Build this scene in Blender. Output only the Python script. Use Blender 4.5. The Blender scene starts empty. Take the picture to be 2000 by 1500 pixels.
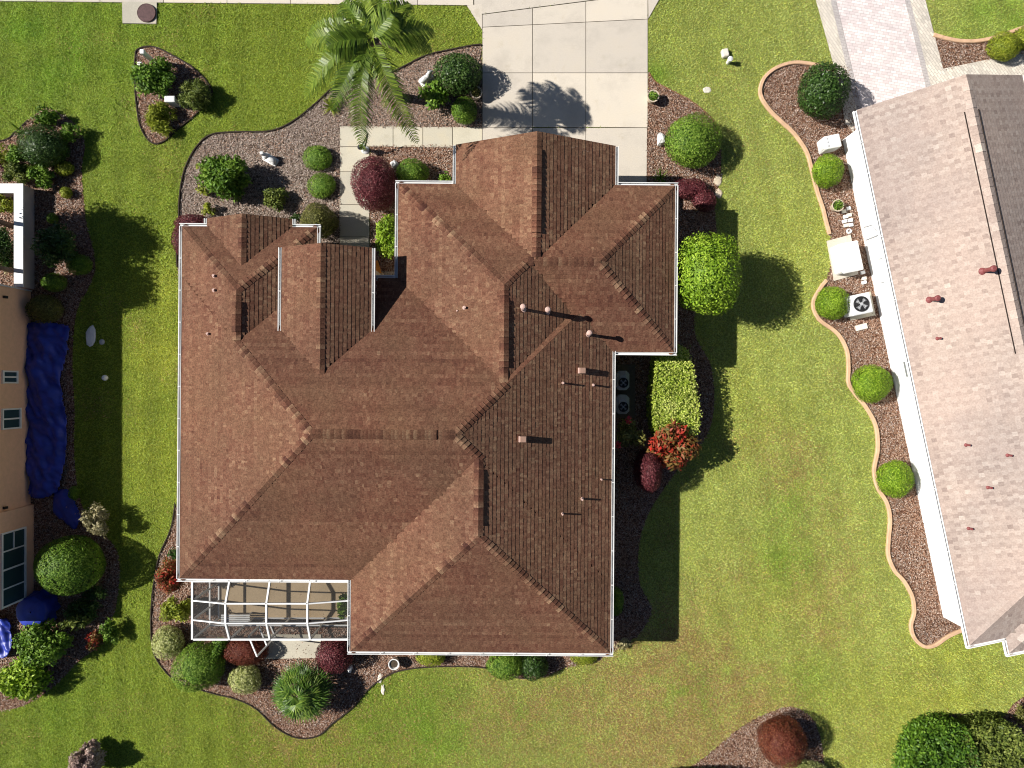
import bpy, math, random
import numpy as np
from mathutils import Vector, Matrix

random.seed(7)
rng = np.random.default_rng(11)
scene = bpy.context.scene
COL = scene.collection
R = math.radians
H = 28.0                      # flying height of the camera
S = 0.02                      # metres of ground per photograph pixel

# ------------------------------------------------------------------ camera
cam_d = bpy.data.cameras.new('camera')
cam_d.sensor_width = 36.0
cam_d.lens = 36.0 * H / 40.0
cam_d.clip_start = 0.5
cam_d.clip_end = 2000.0
cam = bpy.data.objects.new('camera', cam_d)
cam.location = (0, 0, H)
COL.objects.link(cam)
scene.camera = cam

# ------------------------------------------------------------------ light
SUN = Vector((-1.16, 0.15, 1.0)).normalized()      # towards the sun
sun_el = math.asin(SUN.z)
world = bpy.data.worlds.new('World')
scene.world = world
world.use_nodes = True
wn = world.node_tree
sky = wn.nodes.new('ShaderNodeTexSky')
sky.sky_type = 'NISHITA'
sky.sun_disc = False
sky.air_density = 0.6
sky.dust_density = 0.25
sky.sun_elevation = sun_el
sky.sun_rotation = math.atan2(SUN.x, SUN.y)
wn.links.new(sky.outputs['Color'], wn.nodes['Background'].inputs['Color'])
wn.nodes['Background'].inputs['Strength'].default_value = 0.05
sl = bpy.data.lights.new('sun', 'SUN')
sl.energy = 5.0
sl.angle = R(0.5)
sl.color = (1.0, 0.955, 0.88)
so = bpy.data.objects.new('sun', sl)
so.rotation_euler = SUN.to_track_quat('Z', 'Y').to_euler()
so.location = (-30, 5, 30)
COL.objects.link(so)
scene.view_settings.view_transform = 'Standard'
scene.view_settings.look = 'None'
scene.view_settings.gamma = 1.0
scene.view_settings.exposure = 0.62
scene.cycles.filter_width = 1.05


# ------------------------------------------------------------------ helpers
def P(px, py, z=0.0):
    """a point of the photograph that lies at height z"""
    k = S * (1 - z / H)
    return ((px - 1000) * k, (750 - py) * k, z)


def P2(px, py, z=0.0):
    a = P(px, py, z)
    return (a[0], a[1])


def tag(o, label=None, cat=None, group=None, kind=None):
    if label: o['label'] = label
    if cat: o['category'] = cat
    if group: o['group'] = group
    if kind: o['kind'] = kind
    return o


def empty(name, loc=(0, 0, 0), rz=0.0):
    o = bpy.data.objects.new(name, None)
    o.empty_display_size = 0.3
    o.location = loc
    o.rotation_euler = (0, 0, rz)
    COL.objects.link(o)
    return o


def link(name, me, mat, parent=None):
    if mat is not None and len(me.materials) == 0:
        me.materials.append(mat)
    o = bpy.data.objects.new(name, me)
    COL.objects.link(o)
    if parent is not None:
        o.parent = parent
    return o


class MB:
    """collects shapes and links them as one mesh"""
    def __init__(self):
        self.v = []; self.f = []; self.t = []

    def poly(self, pts, tint=0.5):
        b = len(self.v)
        self.v += [tuple(p) for p in pts]
        self.t += [tint] * len(pts)
        self.f.append(tuple(range(b, b + len(pts))))

    def raw(self, vs, fs, tint=0.5):
        b = len(self.v)
        self.v += [tuple(p) for p in vs]
        self.t += [tint] * len(vs)
        self.f += [tuple(i + b for i in f) for f in fs]

    def box(self, c, s, rz=0.0, tint=0.5, bev=0.0):
        """box with centre c and full size s"""
        x, y, z = s[0] / 2, s[1] / 2, s[2] / 2
        ca, sa = math.cos(rz), math.sin(rz)
        def T(a, b, d): return (c[0] + a * ca - b * sa, c[1] + a * sa + b * ca, c[2] + d)
        if bev <= 0:
            vs = [T(-x, -y, -z), T(x, -y, -z), T(x, y, -z), T(-x, y, -z), T(-x, -y, z), T(x, -y, z), T(x, y, z), T(-x, y, z)]
            fs = [(0, 3, 2, 1), (4, 5, 6, 7), (0, 1, 5, 4), (1, 2, 6, 5), (2, 3, 7, 6), (3, 0, 4, 7)]
        else:
            e = bev
            ring = [(-x + e, -y), (x - e, -y), (x, -y + e), (x, y - e), (x - e, y), (-x + e, y), (-x, y - e), (-x, -y + e)]
            k = 1 - e / max(min(x, y), 1e-4)
            vs = [T(a, b, -z) for a, b in ring] + [T(a, b, z - e) for a, b in ring] + [T(a * k, b * k, z) for a, b in ring]
            fs = [tuple(range(7, -1, -1)), tuple(range(16, 24))]
            for L in (0, 8):
                for i in range(8):
                    j = (i + 1) % 8
                    fs.append((L + i, L + j, L + 8 + j, L + 8 + i))
        self.raw(vs, fs, tint)

    def bar(self, a, b, w, h=None, tint=0.5):
        """square bar between two points"""
        h = h or w
        a = Vector(a); b = Vector(b)
        d = (b - a).normalized()
        up = Vector((0, 0, 1)) if abs(d.z) < 0.95 else Vector((0, 1, 0))
        s = d.cross(up).normalized(); u = s.cross(d).normalized()
        vs = []
        for p in (a, b):
            for i, j in ((-1, -1), (1, -1), (1, 1), (-1, 1)):
                vs.append(p + s * (i * w / 2) + u * (j * h / 2))
        self.raw(vs, [(3, 2, 1, 0), (4, 5, 6, 7), (0, 1, 5, 4), (1, 2, 6, 5), (2, 3, 7, 6), (3, 0, 4, 7)], tint)

    def tube(self, pts, rad, n=8, tint=0.5, cap=True):
        pts = [Vector(p) for p in pts]
        rads = rad if isinstance(rad, (list, tuple)) else [rad] * len(pts)
        vs = []
        for i, p in enumerate(pts):
            d = (pts[min(i + 1, len(pts) - 1)] - pts[max(i - 1, 0)]).normalized()
            up = Vector((0, 0, 1)) if abs(d.z) < 0.95 else Vector((1, 0, 0))
            s = d.cross(up).normalized(); u = s.cross(d).normalized()
            for k in range(n):
                a = 2 * math.pi * k / n
                vs.append(p + s * (math.cos(a) * rads[i]) + u * (math.sin(a) * rads[i]))
        fs = []
        for i in range(len(pts) - 1):
            for k in range(n):
                j = (k + 1) % n
                fs.append((i * n + k, i * n + j, (i + 1) * n + j, (i + 1) * n + k))
        if cap:
            fs.append(tuple(range(n - 1, -1, -1)))
            fs.append(tuple(range((len(pts) - 1) * n, len(pts) * n)))
        self.raw(vs, fs, tint)

    def lathe(self, c, prof, n=20, tint=0.5, sx=1.0, sy=1.0):
        vs = []; fs = []
        for r, z in prof:
            for k in range(n):
                a = 2 * math.pi * k / n
                vs.append((c[0] + r * sx * math.cos(a), c[1] + r * sy * math.sin(a), c[2] + z))
        for i in range(len(prof) - 1):
            for k in range(n):
                j = (k + 1) % n
                fs.append((i * n + k, i * n + j, (i + 1) * n + j, (i + 1) * n + k))
        fs.append(tuple(range(n - 1, -1, -1)))
        fs.append(tuple(range((len(prof) - 1) * n, len(prof) * n)))
        self.raw(vs, fs, tint)

    def blob(self, c, r, n=12, m=8, rough=0.0, tint=0.5):
        prof = []
        vs = []; fs = []
        for i in range(m + 1):
            th = math.pi * i / m
            for k in range(n):
                a = 2 * math.pi * k / n
                q = 1 + rough * random.uniform(-1, 1)
                vs.append((c[0] + r[0] * q * math.sin(th) * math.cos(a), c[1] + r[1] * q * math.sin(th) * math.sin(a), c[2] - r[2] * q * math.cos(th)))
        for i in range(m):
            for k in range(n):
                j = (k + 1) % n
                fs.append((i * n + k, i * n + j, (i + 1) * n + j, (i + 1) * n + k))
        self.raw(vs, fs, tint)

    def prism(self, pts2, z0, z1, tint=0.5):
        n = len(pts2)
        vs = [(p[0], p[1], z0) for p in pts2] + [(p[0], p[1], z1) for p in pts2]
        fs = [tuple(range(n - 1, -1, -1)), tuple(range(n, 2 * n))]
        for i in range(n):
            j = (i + 1) % n
            fs.append((i, j, n + j, n + i))
        self.raw(vs, fs, tint)

    def build(self, name, mat, parent=None, smooth=False, origin=None):
        me = bpy.data.meshes.new(name)
        v = self.v
        if origin is not None:
            v = [(p[0] - origin[0], p[1] - origin[1], p[2] - origin[2]) for p in v]
        me.from_pydata(v, [], self.f)
        at = me.attributes.new('tint', 'FLOAT', 'POINT')
        at.data.foreach_set('value', np.array(self.t, dtype=np.float32))
        if smooth:
            me.polygons.foreach_set('use_smooth', [True] * len(me.polygons))
        me.update()
        o = link(name, me, mat, parent)
        if origin is not None:
            o.location = origin
        return o


def np_mesh(name, V, nper, tint=None, colr=None):
    """mesh of separate polygons, nper corners each, from an (N*nper,3) array"""
    n = len(V); nf = n // nper
    me = bpy.data.meshes.new(name)
    me.vertices.add(n)
    me.vertices.foreach_set('co', np.ascontiguousarray(V, dtype=np.float32).ravel())
    me.loops.add(n)
    me.loops.foreach_set('vertex_index', np.arange(n, dtype=np.int32))
    me.polygons.add(nf)
    me.polygons.foreach_set('loop_start', np.arange(0, n, nper, dtype=np.int32))
    me.polygons.foreach_set('loop_total', np.full(nf, nper, dtype=np.int32))
    if tint is not None:
        at = me.attributes.new('tint', 'FLOAT', 'POINT')
        at.data.foreach_set('value', np.repeat(np.asarray(tint, dtype=np.float32), nper))
    if colr is not None:
        at = me.attributes.new('hue', 'FLOAT_COLOR', 'POINT')
        c4 = np.ones((nf, 4), dtype=np.float32); c4[:, :3] = colr
        at.data.foreach_set('color', np.repeat(c4, nper, axis=0).ravel())
    me.update(calc_edges=True)
    return me


def spline(pts, n=6, closed=False):
    out = []
    m = len(pts)
    rngi = range(m) if closed else range(m - 1)
    for i in rngi:
        if closed:
            p0, p1, p2, p3 = pts[(i - 1) % m], pts[i], pts[(i + 1) % m], pts[(i + 2) % m]
        else:
            p0, p1, p2, p3 = pts[max(i - 1, 0)], pts[i], pts[i + 1], pts[min(i + 2, m - 1)]
        for k in range(n):
            t = k / n
            q = []
            for d in range(len(p1)):
                a = 2 * p1[d]; b = p2[d] - p0[d]
                c = 2 * p0[d] - 5 * p1[d] + 4 * p2[d] - p3[d]
                e = -p0[d] + 3 * p1[d] - 3 * p2[d] + p3[d]
                q.append(0.5 * (a + b * t + c * t * t + e * t ** 3))
            out.append(tuple(q))
    if not closed:
        out.append(tuple(pts[-1]))
    return out


def inside(poly, x, y):
    r = np.zeros(len(x), bool)
    n = len(poly)
    for i in range(n):
        x0, y0 = poly[i]; x1, y1 = poly[(i + 1) % n]
        if y0 == y1: continue
        c = ((y0 > y) != (y1 > y)) & (x < (x1 - x0) * (y - y0) / (y1 - y0) + x0)
        r ^= c
    return r


def area(poly):
    a = 0
    for i in range(len(poly)):
        x0, y0 = poly[i]; x1, y1 = poly[(i + 1) % len(poly)]
        a += x0 * y1 - x1 * y0
    return a / 2


def scatter(poly, dens):
    xs = [p[0] for p in poly]; ys = [p[1] for p in poly]
    A = (max(xs) - min(xs)) * (max(ys) - min(ys))
    n = int(A * dens)
    x = rng.uniform(min(xs), max(xs), n); y = rng.uniform(min(ys), max(ys), n)
    k = inside(poly, x, y)
    return x[k], y[k]


_lat = rng.random((64, 64))
def vnoise(x, y, sc):
    x = np.asarray(x) / sc + 200.3; y = np.asarray(y) / sc + 117.7
    xi = np.floor(x).astype(int); yi = np.floor(y).astype(int)
    fx = x - xi; fy = y - yi
    fx = fx * fx * (3 - 2 * fx); fy = fy * fy * (3 - 2 * fy)
    g = lambda a, b: _lat[a % 64, b % 64]
    return (g(xi, yi) * (1 - fx) + g(xi + 1, yi) * fx) * (1 - fy) + (g(xi, yi + 1) * (1 - fx) + g(xi + 1, yi + 1) * fx) * fy


# ------------------------------------------------------------------ materials
class NT:
    def __init__(self, name):
        self.m = bpy.data.materials.new(name)
        self.m.use_nodes = True
        self.t = self.m.node_tree
        self.b = self.t.nodes['Principled BSDF']
        self.out = self.t.nodes['Material Output']

    def n(self, typ, **kw):
        o = self.t.nodes.new(typ)
        for k, v in kw.items():
            setattr(o, k, v)
        return o

    def l(self, a, b):
        self.t.links.new(a, b)

    def ramp(self, fac, stops):
        r = self.n('ShaderNodeValToRGB')
        e = r.color_ramp.elements
        while len(e) < len(stops): e.new(0.5)
        for i, (p, c) in enumerate(stops):
            e[i].position = p; e[i].color = (c[0], c[1], c[2], 1)
        self.l(fac, r.inputs['Fac'])
        return r.outputs['Color']

    def noise(self, scale, detail=3.0, rough=0.6, vec=None):
        t = self.n('ShaderNodeTexNoise')
        t.inputs['Scale'].default_value = scale
        t.inputs['Detail'].default_value = detail
        t.inputs['Roughness'].default_value = rough
        if vec is None:
            g = self.n('ShaderNodeNewGeometry'); vec = g.outputs['Position']
        self.l(vec, t.inputs['Vector'])
        return t.outputs['Fac']

    def attr(self, name, colr=False):
        a = self.n('ShaderNodeAttribute', attribute_name=name)
        return a.outputs['Color'] if colr else a.outputs['Fac']

    def mix(self, a, b, fac, mode='MIX'):
        x = self.n('ShaderNodeMix', data_type='RGBA', blend_type=mode)
        for s, v in ((x.inputs[6], a), (x.inputs[7], b)):
            if isinstance(v, tuple): s.default_value = (v[0], v[1], v[2], 1)
            else: self.l(v, s)
        if isinstance(fac, (int, float)): x.inputs[0].default_value = fac
        else: self.l(fac, x.inputs[0])
        return x.outputs[2]

    def math(self, op, a, b=0.0):
        x = self.n('ShaderNodeMath', operation=op)
        for s, v in ((x.inputs[0], a), (x.inputs[1], b)):
            if isinstance(v, (int, float)): s.default_value = v
            else: self.l(v, s)
        return x.outputs[0]

    def bump(self, h, strength=0.5, dist=0.02):
        b = self.n('ShaderNodeBump')
        b.inputs['Strength'].default_value = strength
        b.inputs['Distance'].default_value = dist
        self.l(h, b.inputs['Height'])
        self.l(b.outputs['Normal'], self.b.inputs['Normal'])

    def col(self, c):
        if isinstance(c, tuple): self.b.inputs['Base Color'].default_value = (c[0], c[1], c[2], 1)
        else: self.l(c, self.b.inputs['Base Color'])

    def rough(self, r, spec=0.3):
        self.b.inputs['Roughness'].default_value = r
        self.b.inputs['Specular IOR Level'].default_value = spec


def m_plain(name, c, rough=0.6, var=0.12, scale=6.0, metal=0.0, spec=0.3):
    t = NT(name)
    f = t.noise(scale, 4.0)
    a = tuple(x * (1 - var) for x in c); b = tuple(min(1, x * (1 + var)) for x in c)
    t.col(t.ramp(f, [(0.3, a), (0.7, b)]))
    t.rough(rough, spec)
    t.b.inputs['Metallic'].default_value = metal
    return t.m


def m_leaf(name, stops, trans=0.15, rough=0.55, blotch=0.3):
    t = NT(name)
    tint = t.attr('tint')
    c = t.ramp(tint, stops)
    f = t.noise(2.3, 2.0)
    c = t.mix(c, t.mix(c, (0.62, 0.62, 0.55), 1.0, 'MULTIPLY'), t.ramp(f, [(0.42, (0, 0, 0)), (0.62, (blotch * 2, blotch * 2, blotch * 2))]))
    t.col(c); t.rough(rough, 0.25)
    tr = t.n('ShaderNodeBsdfTranslucent'); t.l(c, tr.inputs['Color'])
    mx = t.n('ShaderNodeMixShader'); mx.inputs[0].default_value = trans
    t.l(t.b.outputs[0], mx.inputs[1]); t.l(tr.outputs[0], mx.inputs[2])
    t.l(mx.outputs[0], t.out.inputs['Surface'])
    return t.m


def m_shingle(name, stops, big, gr=1.0):
    t = NT(name)
    c = t.ramp(t.attr('tint'), stops)
    f = t.noise(0.55, 4.0, 0.65)
    c = t.mix(c, big, t.math('MULTIPLY', t.ramp(f, [(0.4, (0, 0, 0)), (0.66, (0.55, 0.55, 0.55))]), 1.0))
    g = t.noise(17.0, 3.0, 0.75)
    c = t.mix(c, t.ramp(g, [(0.32, (1 - .38 * gr, 1 - .40 * gr, 1 - .40 * gr)), (0.5, (1.0, 1.0, 1.0)), (0.68, (1 + .42 * gr, 1 + .42 * gr, 1 + .40 * gr))]), 1.0, 'MULTIPLY')
    w = t.noise(0.22, 5.0, 0.6)
    c = t.mix(c, t.ramp(w, [(0.36, (0.84, 0.85, 0.87)), (0.62, (1.06, 1.04, 1.02))]), 1.0, 'MULTIPLY')
    t.col(c); t.rough(0.9, 0.15)
    t.bump(g, 0.5, 0.01)
    return t.m


def m_concrete(name, c, stain):
    t = NT(name)
    f = t.noise(0.7, 6.0, 0.65)
    g = t.noise(28.0, 4.0, 0.7)
    k = t.ramp(f, [(0.32, tuple(x * 0.86 for x in c)), (0.5, c), (0.72, stain)])
    st = t.noise(1.7, 5.0, 0.7)
    k = t.mix(k, t.mix(k, (0.80, 0.77, 0.68), 1.0, 'MULTIPLY'), t.ramp(st, [(0.58, (0, 0, 0)), (0.74, (0.55, 0.55, 0.55))]))
    k = t.mix(k, t.ramp(g, [(0.3, (0.86, 0.86, 0.86)), (0.7, (1.08, 1.08, 1.08))]), 1.0, 'MULTIPLY')
    t.col(t.mix(k, t.ramp(t.attr('tint'), [(0.0, (0.86, 0.86, 0.87)), (1.0, (1.07, 1.06, 1.03))]), 1.0, 'MULTIPLY'))
    t.rough(0.85, 0.2); t.bump(g, 0.25, 0.006)
    return t.m


def m_mulch(name, stops):
    t = NT(name)
    v = t.n('ShaderNodeTexVoronoi'); v.inputs['Scale'].default_value = 22.0
    g = t.n('ShaderNodeNewGeometry'); t.l(g.outputs['Position'], v.inputs['Vector'])
    s = t.n('ShaderNodeSeparateColor'); t.l(v.outputs['Color'], s.inputs[0])
    t.col(t.ramp(s.outputs[0], stops))
    t.rough(0.95, 0.1); t.bump(v.outputs['Distance'], 0.8, 0.03)
    return t.m


def m_attr(name, stops, rough=0.9, grain=0.0):
    t = NT(name)
    c = t.ramp(t.attr('tint'), stops)
    if grain:
        g = t.noise(40.0, 3.0, 0.7)
        c = t.mix(c, t.ramp(g, [(0.3, (1 - grain,) * 3), (0.7, (1 + grain,) * 3)]), 1.0, 'MULTIPLY')
    t.col(c); t.rough(rough, 0.15)
    return t.m


M = {}
M['shingle'] = m_shingle('brown_shingle', [(0.0, (0.055, 0.021, 0.016)), (0.35, (0.110, 0.046, 0.029)), (0.62, (0.160, 0.080, 0.050)), (1.0, (0.28, 0.178, 0.108))], (0.125, 0.070, 0.040))
M['pink_tile'] = m_shingle('pink_tile', [(0.0, (0.26, 0.20, 0.175)), (0.4, (0.37, 0.295, 0.255)), (0.7, (0.425, 0.35, 0.305)), (1.0, (0.50, 0.43, 0.375))], (0.40, 0.31, 0.27), 0.4)
M['white'] = m_plain('white_paint', (0.78, 0.78, 0.77), 0.45, 0.04, 3.0)
M['white_dull'] = m_plain('weathered_white', (0.62, 0.62, 0.61), 0.6, 0.12, 2.0)
M['stucco_cream'] = m_plain('cream_stucco', (0.55, 0.47, 0.36), 0.9, 0.06, 9.0)
M['stucco_white'] = m_plain('white_stucco', (0.82, 0.82, 0.81), 0.85, 0.03, 9.0)
M['stucco_peach'] = m_plain('peach_stucco', (0.80, 0.49, 0.33), 0.9, 0.06, 7.0)
M['stucco_grey'] = m_plain('greyish_stucco', (0.46, 0.39, 0.38), 0.9, 0.06, 7.0)
M['gutter'] = m_plain('gutter_white', (0.66, 0.66, 0.65), 0.5, 0.08, 2.0)
M['concrete'] = m_concrete('concrete', (0.56, 0.507, 0.437), (0.57, 0.51, 0.425))
M['concrete_walk'] = m_concrete('walk_concrete', (0.50, 0.465, 0.38), (0.54, 0.48, 0.36))
M['joint'] = m_plain('joint_soil', (0.13, 0.11, 0.085), 0.95, 0.2, 12.0)
M['patio'] = m_concrete('tan_patio', (0.52, 0.40, 0.26), (0.47, 0.35, 0.22))
M['curb'] = m_plain('tan_curb', (0.55, 0.355, 0.225), 0.85, 0.14, 3.5)
M['rust_edge'] = m_plain('rust_edging', (0.20, 0.10, 0.045), 0.9, 0.25, 5.0)
M['edging'] = m_plain('dark_edging', (0.035, 0.024, 0.017), 0.9, 0.3, 5.0)
M['mulch_brown'] = m_mulch('brown_mulch', [(0.0, (0.05, 0.022, 0.013)), (0.5, (0.17, 0.085, 0.055)), (1.0, (0.30, 0.18, 0.12))])
M['mulch_grey'] = m_mulch('grey_mulch', [(0.0, (0.06, 0.04, 0.03)), (0.5, (0.19, 0.14, 0.11)), (1.0, (0.36, 0.30, 0.25))])
M['chip_brown'] = m_attr('brown_chip', [(0.0, (0.09, 0.05, 0.033)), (0.45, (0.335, 0.21, 0.15)), (0.8, (0.45, 0.325, 0.25)), (1.0, (0.57, 0.48, 0.41))])
M['chip_grey'] = m_attr('grey_chip', [(0.0, (0.09, 0.06, 0.045)), (0.4, (0.31, 0.235, 0.19)), (0.8, (0.43, 0.355, 0.31)), (1.0, (0.56, 0.50, 0.45))])
M['bark'] = m_plain('bark', (0.12, 0.09, 0.065), 0.95, 0.3, 14.0)
M['palm_bark'] = m_plain('palm_bark', (0.24, 0.20, 0.15), 0.95, 0.25, 9.0)
M['black'] = m_plain('black_metal', (0.02, 0.02, 0.022), 0.5, 0.2, 5.0)
M['dark_vent'] = m_plain('dark_vent', (0.03, 0.022, 0.018), 0.8, 0.2, 5.0)
M['vent_pink'] = m_plain('pale_pink_cap', (0.50, 0.34, 0.29), 0.7, 0.08, 8.0)
M['vent_brown'] = m_plain('brown_vent', (0.26, 0.16, 0.12), 0.7, 0.1, 8.0)
M['vent_red'] = m_plain('dark_red_pipe', (0.20, 0.055, 0.055), 0.6, 0.15, 8.0)
M['rust'] = m_plain('rusty_iron', (0.085, 0.045, 0.045), 0.7, 0.3, 12.0)
M['grey_metal'] = m_plain('grey_metal', (0.40, 0.41, 0.43), 0.5, 0.08, 4.0)
M['light_grey'] = m_plain('light_grey', (0.60, 0.61, 0.62), 0.55, 0.06, 4.0)
M['grille'] = m_plain('grey_grille', (0.19, 0.20, 0.20), 0.6, 0.08, 4.0)
M['orange'] = m_plain('orange_wood', (0.75, 0.27, 0.04), 0.6, 0.15, 6.0)
M['stone'] = m_plain('pale_stone', (0.62, 0.58, 0.50), 0.9, 0.18, 9.0)
M['terracotta'] = m_plain('pale_pot', (0.50, 0.42, 0.32), 0.8, 0.1, 8.0)
M['soil'] = m_plain('soil', (0.06, 0.045, 0.03), 0.95, 0.3, 20.0)
M['tarp'] = m_plain('blue_tarp', (0.015, 0.033, 0.29), 0.45, 0.3, 3.0, spec=0.5)
M['wood_door'] = m_plain('door_paint', (0.25, 0.10, 0.05), 0.5, 0.1, 5.0)
M['fan'] = m_plain('fan_blade', (0.10, 0.10, 0.105), 0.4, 0.1, 5.0)


def m_glass():
    t = NT('dark_glass')
    t.col((0.03, 0.062, 0.068)); t.rough(0.12, 0.6)
    return t.m


M['glass'] = m_glass()


def m_screen():
    t = NT('insect_screen')
    t.col((0.05, 0.05, 0.05)); t.rough(0.8, 0.1)
    tr = t.n('ShaderNodeBsdfTransparent')
    mx = t.n('ShaderNodeMixShader'); mx.inputs[0].default_value = 0.36
    t.l(tr.outputs[0], mx.inputs[1]); t.l(t.b.outputs[0], mx.inputs[2])
    t.l(mx.outputs[0], t.out.inputs['Surface'])
    return t.m


M['screen'] = m_screen()


def m_paver(name, c1, c2, mortar, sx, sy, rot):
    t = NT(name)
    g = t.n('ShaderNodeNewGeometry')
    mp = t.n('ShaderNodeMapping'); mp.inputs['Rotation'].default_value = (0, 0, rot)
    t.l(g.outputs['Position'], mp.inputs['Vector'])
    b = t.n('ShaderNodeTexBrick')
    b.inputs['Scale'].default_value = 1.0
    b.inputs['Brick Width'].default_value = sx
    b.inputs['Row Height'].default_value = sy
    b.inputs['Mortar Size'].default_value = 0.006
    b.inputs['Color1'].default_value = (*c1, 1); b.inputs['Color2'].default_value = (*c2, 1)
    b.inputs['Mortar'].default_value = (*mortar, 1)
    t.l(mp.outputs[0], b.inputs['Vector'])
    f = t.noise(1.2, 5.0, 0.7)
    c = t.mix(b.outputs['Color'], t.ramp(f, [(0.3, (0.86, 0.85, 0.86)), (0.7, (1.1, 1.08, 1.06))]), 1.0, 'MULTIPLY')
    t.col(c); t.rough(0.9, 0.15)
    t.bump(b.outputs['Fac'], -0.3, 0.006)
    return t.m


M['paver'] = m_paver('pink_paver', (0.72, 0.665, 0.655), (0.58, 0.51, 0.505), (0.42, 0.37, 0.35), 0.22, 0.11, R(10))
M['paver_edge'] = m_paver('buff_paver', (0.68, 0.63, 0.55), (0.50, 0.46, 0.40), (0.30, 0.27, 0.23), 0.2, 0.1, R(55))
M['paver_band'] = m_paver('grey_paver', (0.46, 0.43, 0.42), (0.40, 0.37, 0.36), (0.28, 0.26, 0.25), 0.2, 0.1, R(12))


def m_blade():
    t = NT('grass_blade')
    c = t.attr('hue', True)
    t.col(c); t.rough(0.6, 0.2)
    tr = t.n('ShaderNodeBsdfTranslucent'); t.l(c, tr.inputs['Color'])
    mx = t.n('ShaderNodeMixShader'); mx.inputs[0].default_value = 0.25
    t.l(t.b.outputs[0], mx.inputs[1]); t.l(tr.outputs[0], mx.inputs[2])
    t.l(mx.outputs[0], t.out.inputs['Surface'])
    return t.m


def m_lawn():
    t = NT('lawn_turf')
    c = t.attr('hue', True)
    g = t.noise(16.0, 4.0, 0.75)
    c = t.mix(c, t.ramp(g, [(0.3, (0.45, 0.47, 0.42)), (0.72, (1.1, 1.1, 1.1))]), 1.0, 'MULTIPLY')
    t.col(c); t.rough(0.95, 0.1); t.bump(g, 0.9, 0.05)
    return t.m


M['blade'] = m_blade()
M['lawn'] = m_lawn()

LEAF = {
    'bright': m_leaf('bright_leaf', [(0.0, (0.09, 0.18, 0.010)), (0.5, (0.22, 0.36, 0.018)), (1.0, (0.42, 0.56, 0.06))]),
    'green': m_leaf('green_leaf', [(0.0, (0.045, 0.11, 0.010)), (0.5, (0.12, 0.23, 0.018)), (1.0, (0.25, 0.37, 0.05))]),
    'dark': m_leaf('dark_leaf', [(0.0, (0.018, 0.045, 0.008)), (0.6, (0.042, 0.092, 0.016)), (1.0, (0.11, 0.18, 0.045))], 0.12, 0.4),
    'burgundy': m_leaf('burgundy_leaf', [(0.0, (0.06, 0.010, 0.016)), (0.6, (0.15, 0.03, 0.038)), (1.0, (0.30, 0.11, 0.11))], 0.12),
    'russet': m_leaf('russet_leaf', [(0.0, (0.10, 0.02, 0.012)), (0.6, (0.17, 0.038, 0.022)), (1.0, (0.26, 0.10, 0.045))], 0.12),
    'variegated': m_leaf('variegated_leaf', [(0.0, (0.12, 0.17, 0.03)), (0.35, (0.40, 0.43, 0.13)), (1.0, (0.64, 0.64, 0.32))]),
    'lime': m_leaf('lime_leaf', [(0.0, (0.12, 0.17, 0.012)), (0.5, (0.26, 0.31, 0.02)), (1.0, (0.42, 0.45, 0.06))]),
    'hedge': m_leaf('hedge_leaf', [(0.0, (0.12, 0.20, 0.02)), (0.4, (0.34, 0.43, 0.045)), (1.0, (0.62, 0.65, 0.20))]),
    'olive': m_leaf('olive_leaf', [(0.0, (0.06, 0.06, 0.014)), (0.5, (0.15, 0.155, 0.035)), (1.0, (0.29, 0.28, 0.08))]),
    'olivegreen': m_leaf('olive_green_leaf', [(0.0, (0.045, 0.07, 0.012)), (0.5, (0.13, 0.175, 0.03)), (1.0, (0.28, 0.32, 0.07))]),
    'red_mix': m_leaf('red_mixed_leaf', [(0.0, (0.10, 0.10, 0.02)), (0.35, (0.20, 0.11, 0.03)), (0.6, (0.30, 0.055, 0.025)), (1.0, (0.55, 0.025, 0.02))]),
    'cream': m_leaf('cream_leaf', [(0.0, (0.10, 0.10, 0.04)), (0.5, (0.34, 0.30, 0.15)), (1.0, (0.60, 0.54, 0.33))]),
    'plum': m_leaf('plum_leaf', [(0.0, (0.03, 0.008, 0.018)), (1.0, (0.12, 0.03, 0.05))], 0.1),
    'pinkbrown': m_leaf('pink_brown_leaf', [(0.0, (0.14, 0.08, 0.06)), (0.5, (0.40, 0.28, 0.24)), (1.0, (0.64, 0.52, 0.46))]),
    'palm': m_leaf('palm_leaf', [(0.0, (0.03, 0.065, 0.007)), (0.5, (0.11, 0.18, 0.017)), (1.0, (0.28, 0.35, 0.05))], 0.2, 0.4),
    'fanpalm': m_leaf('fan_palm_leaf', [(0.0, (0.02, 0.055, 0.008)), (0.5, (0.075, 0.155, 0.02)), (1.0, (0.27, 0.38, 0.06))], 0.15, 0.4),
    'flower': m_leaf('red_flower', [(0.0, (0.45, 0.02, 0.03)), (1.0, (0.65, 0.06, 0.09))], 0.2),
}

# ------------------------------------------------------------------ the lawn
def px_gauss(x, y, px, py, r):
    cx, cy = P2(px, py)
    return np.exp(-(((x - cx) ** 2 + (y - cy) ** 2) / (2 * (r * S) ** 2)))


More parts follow.
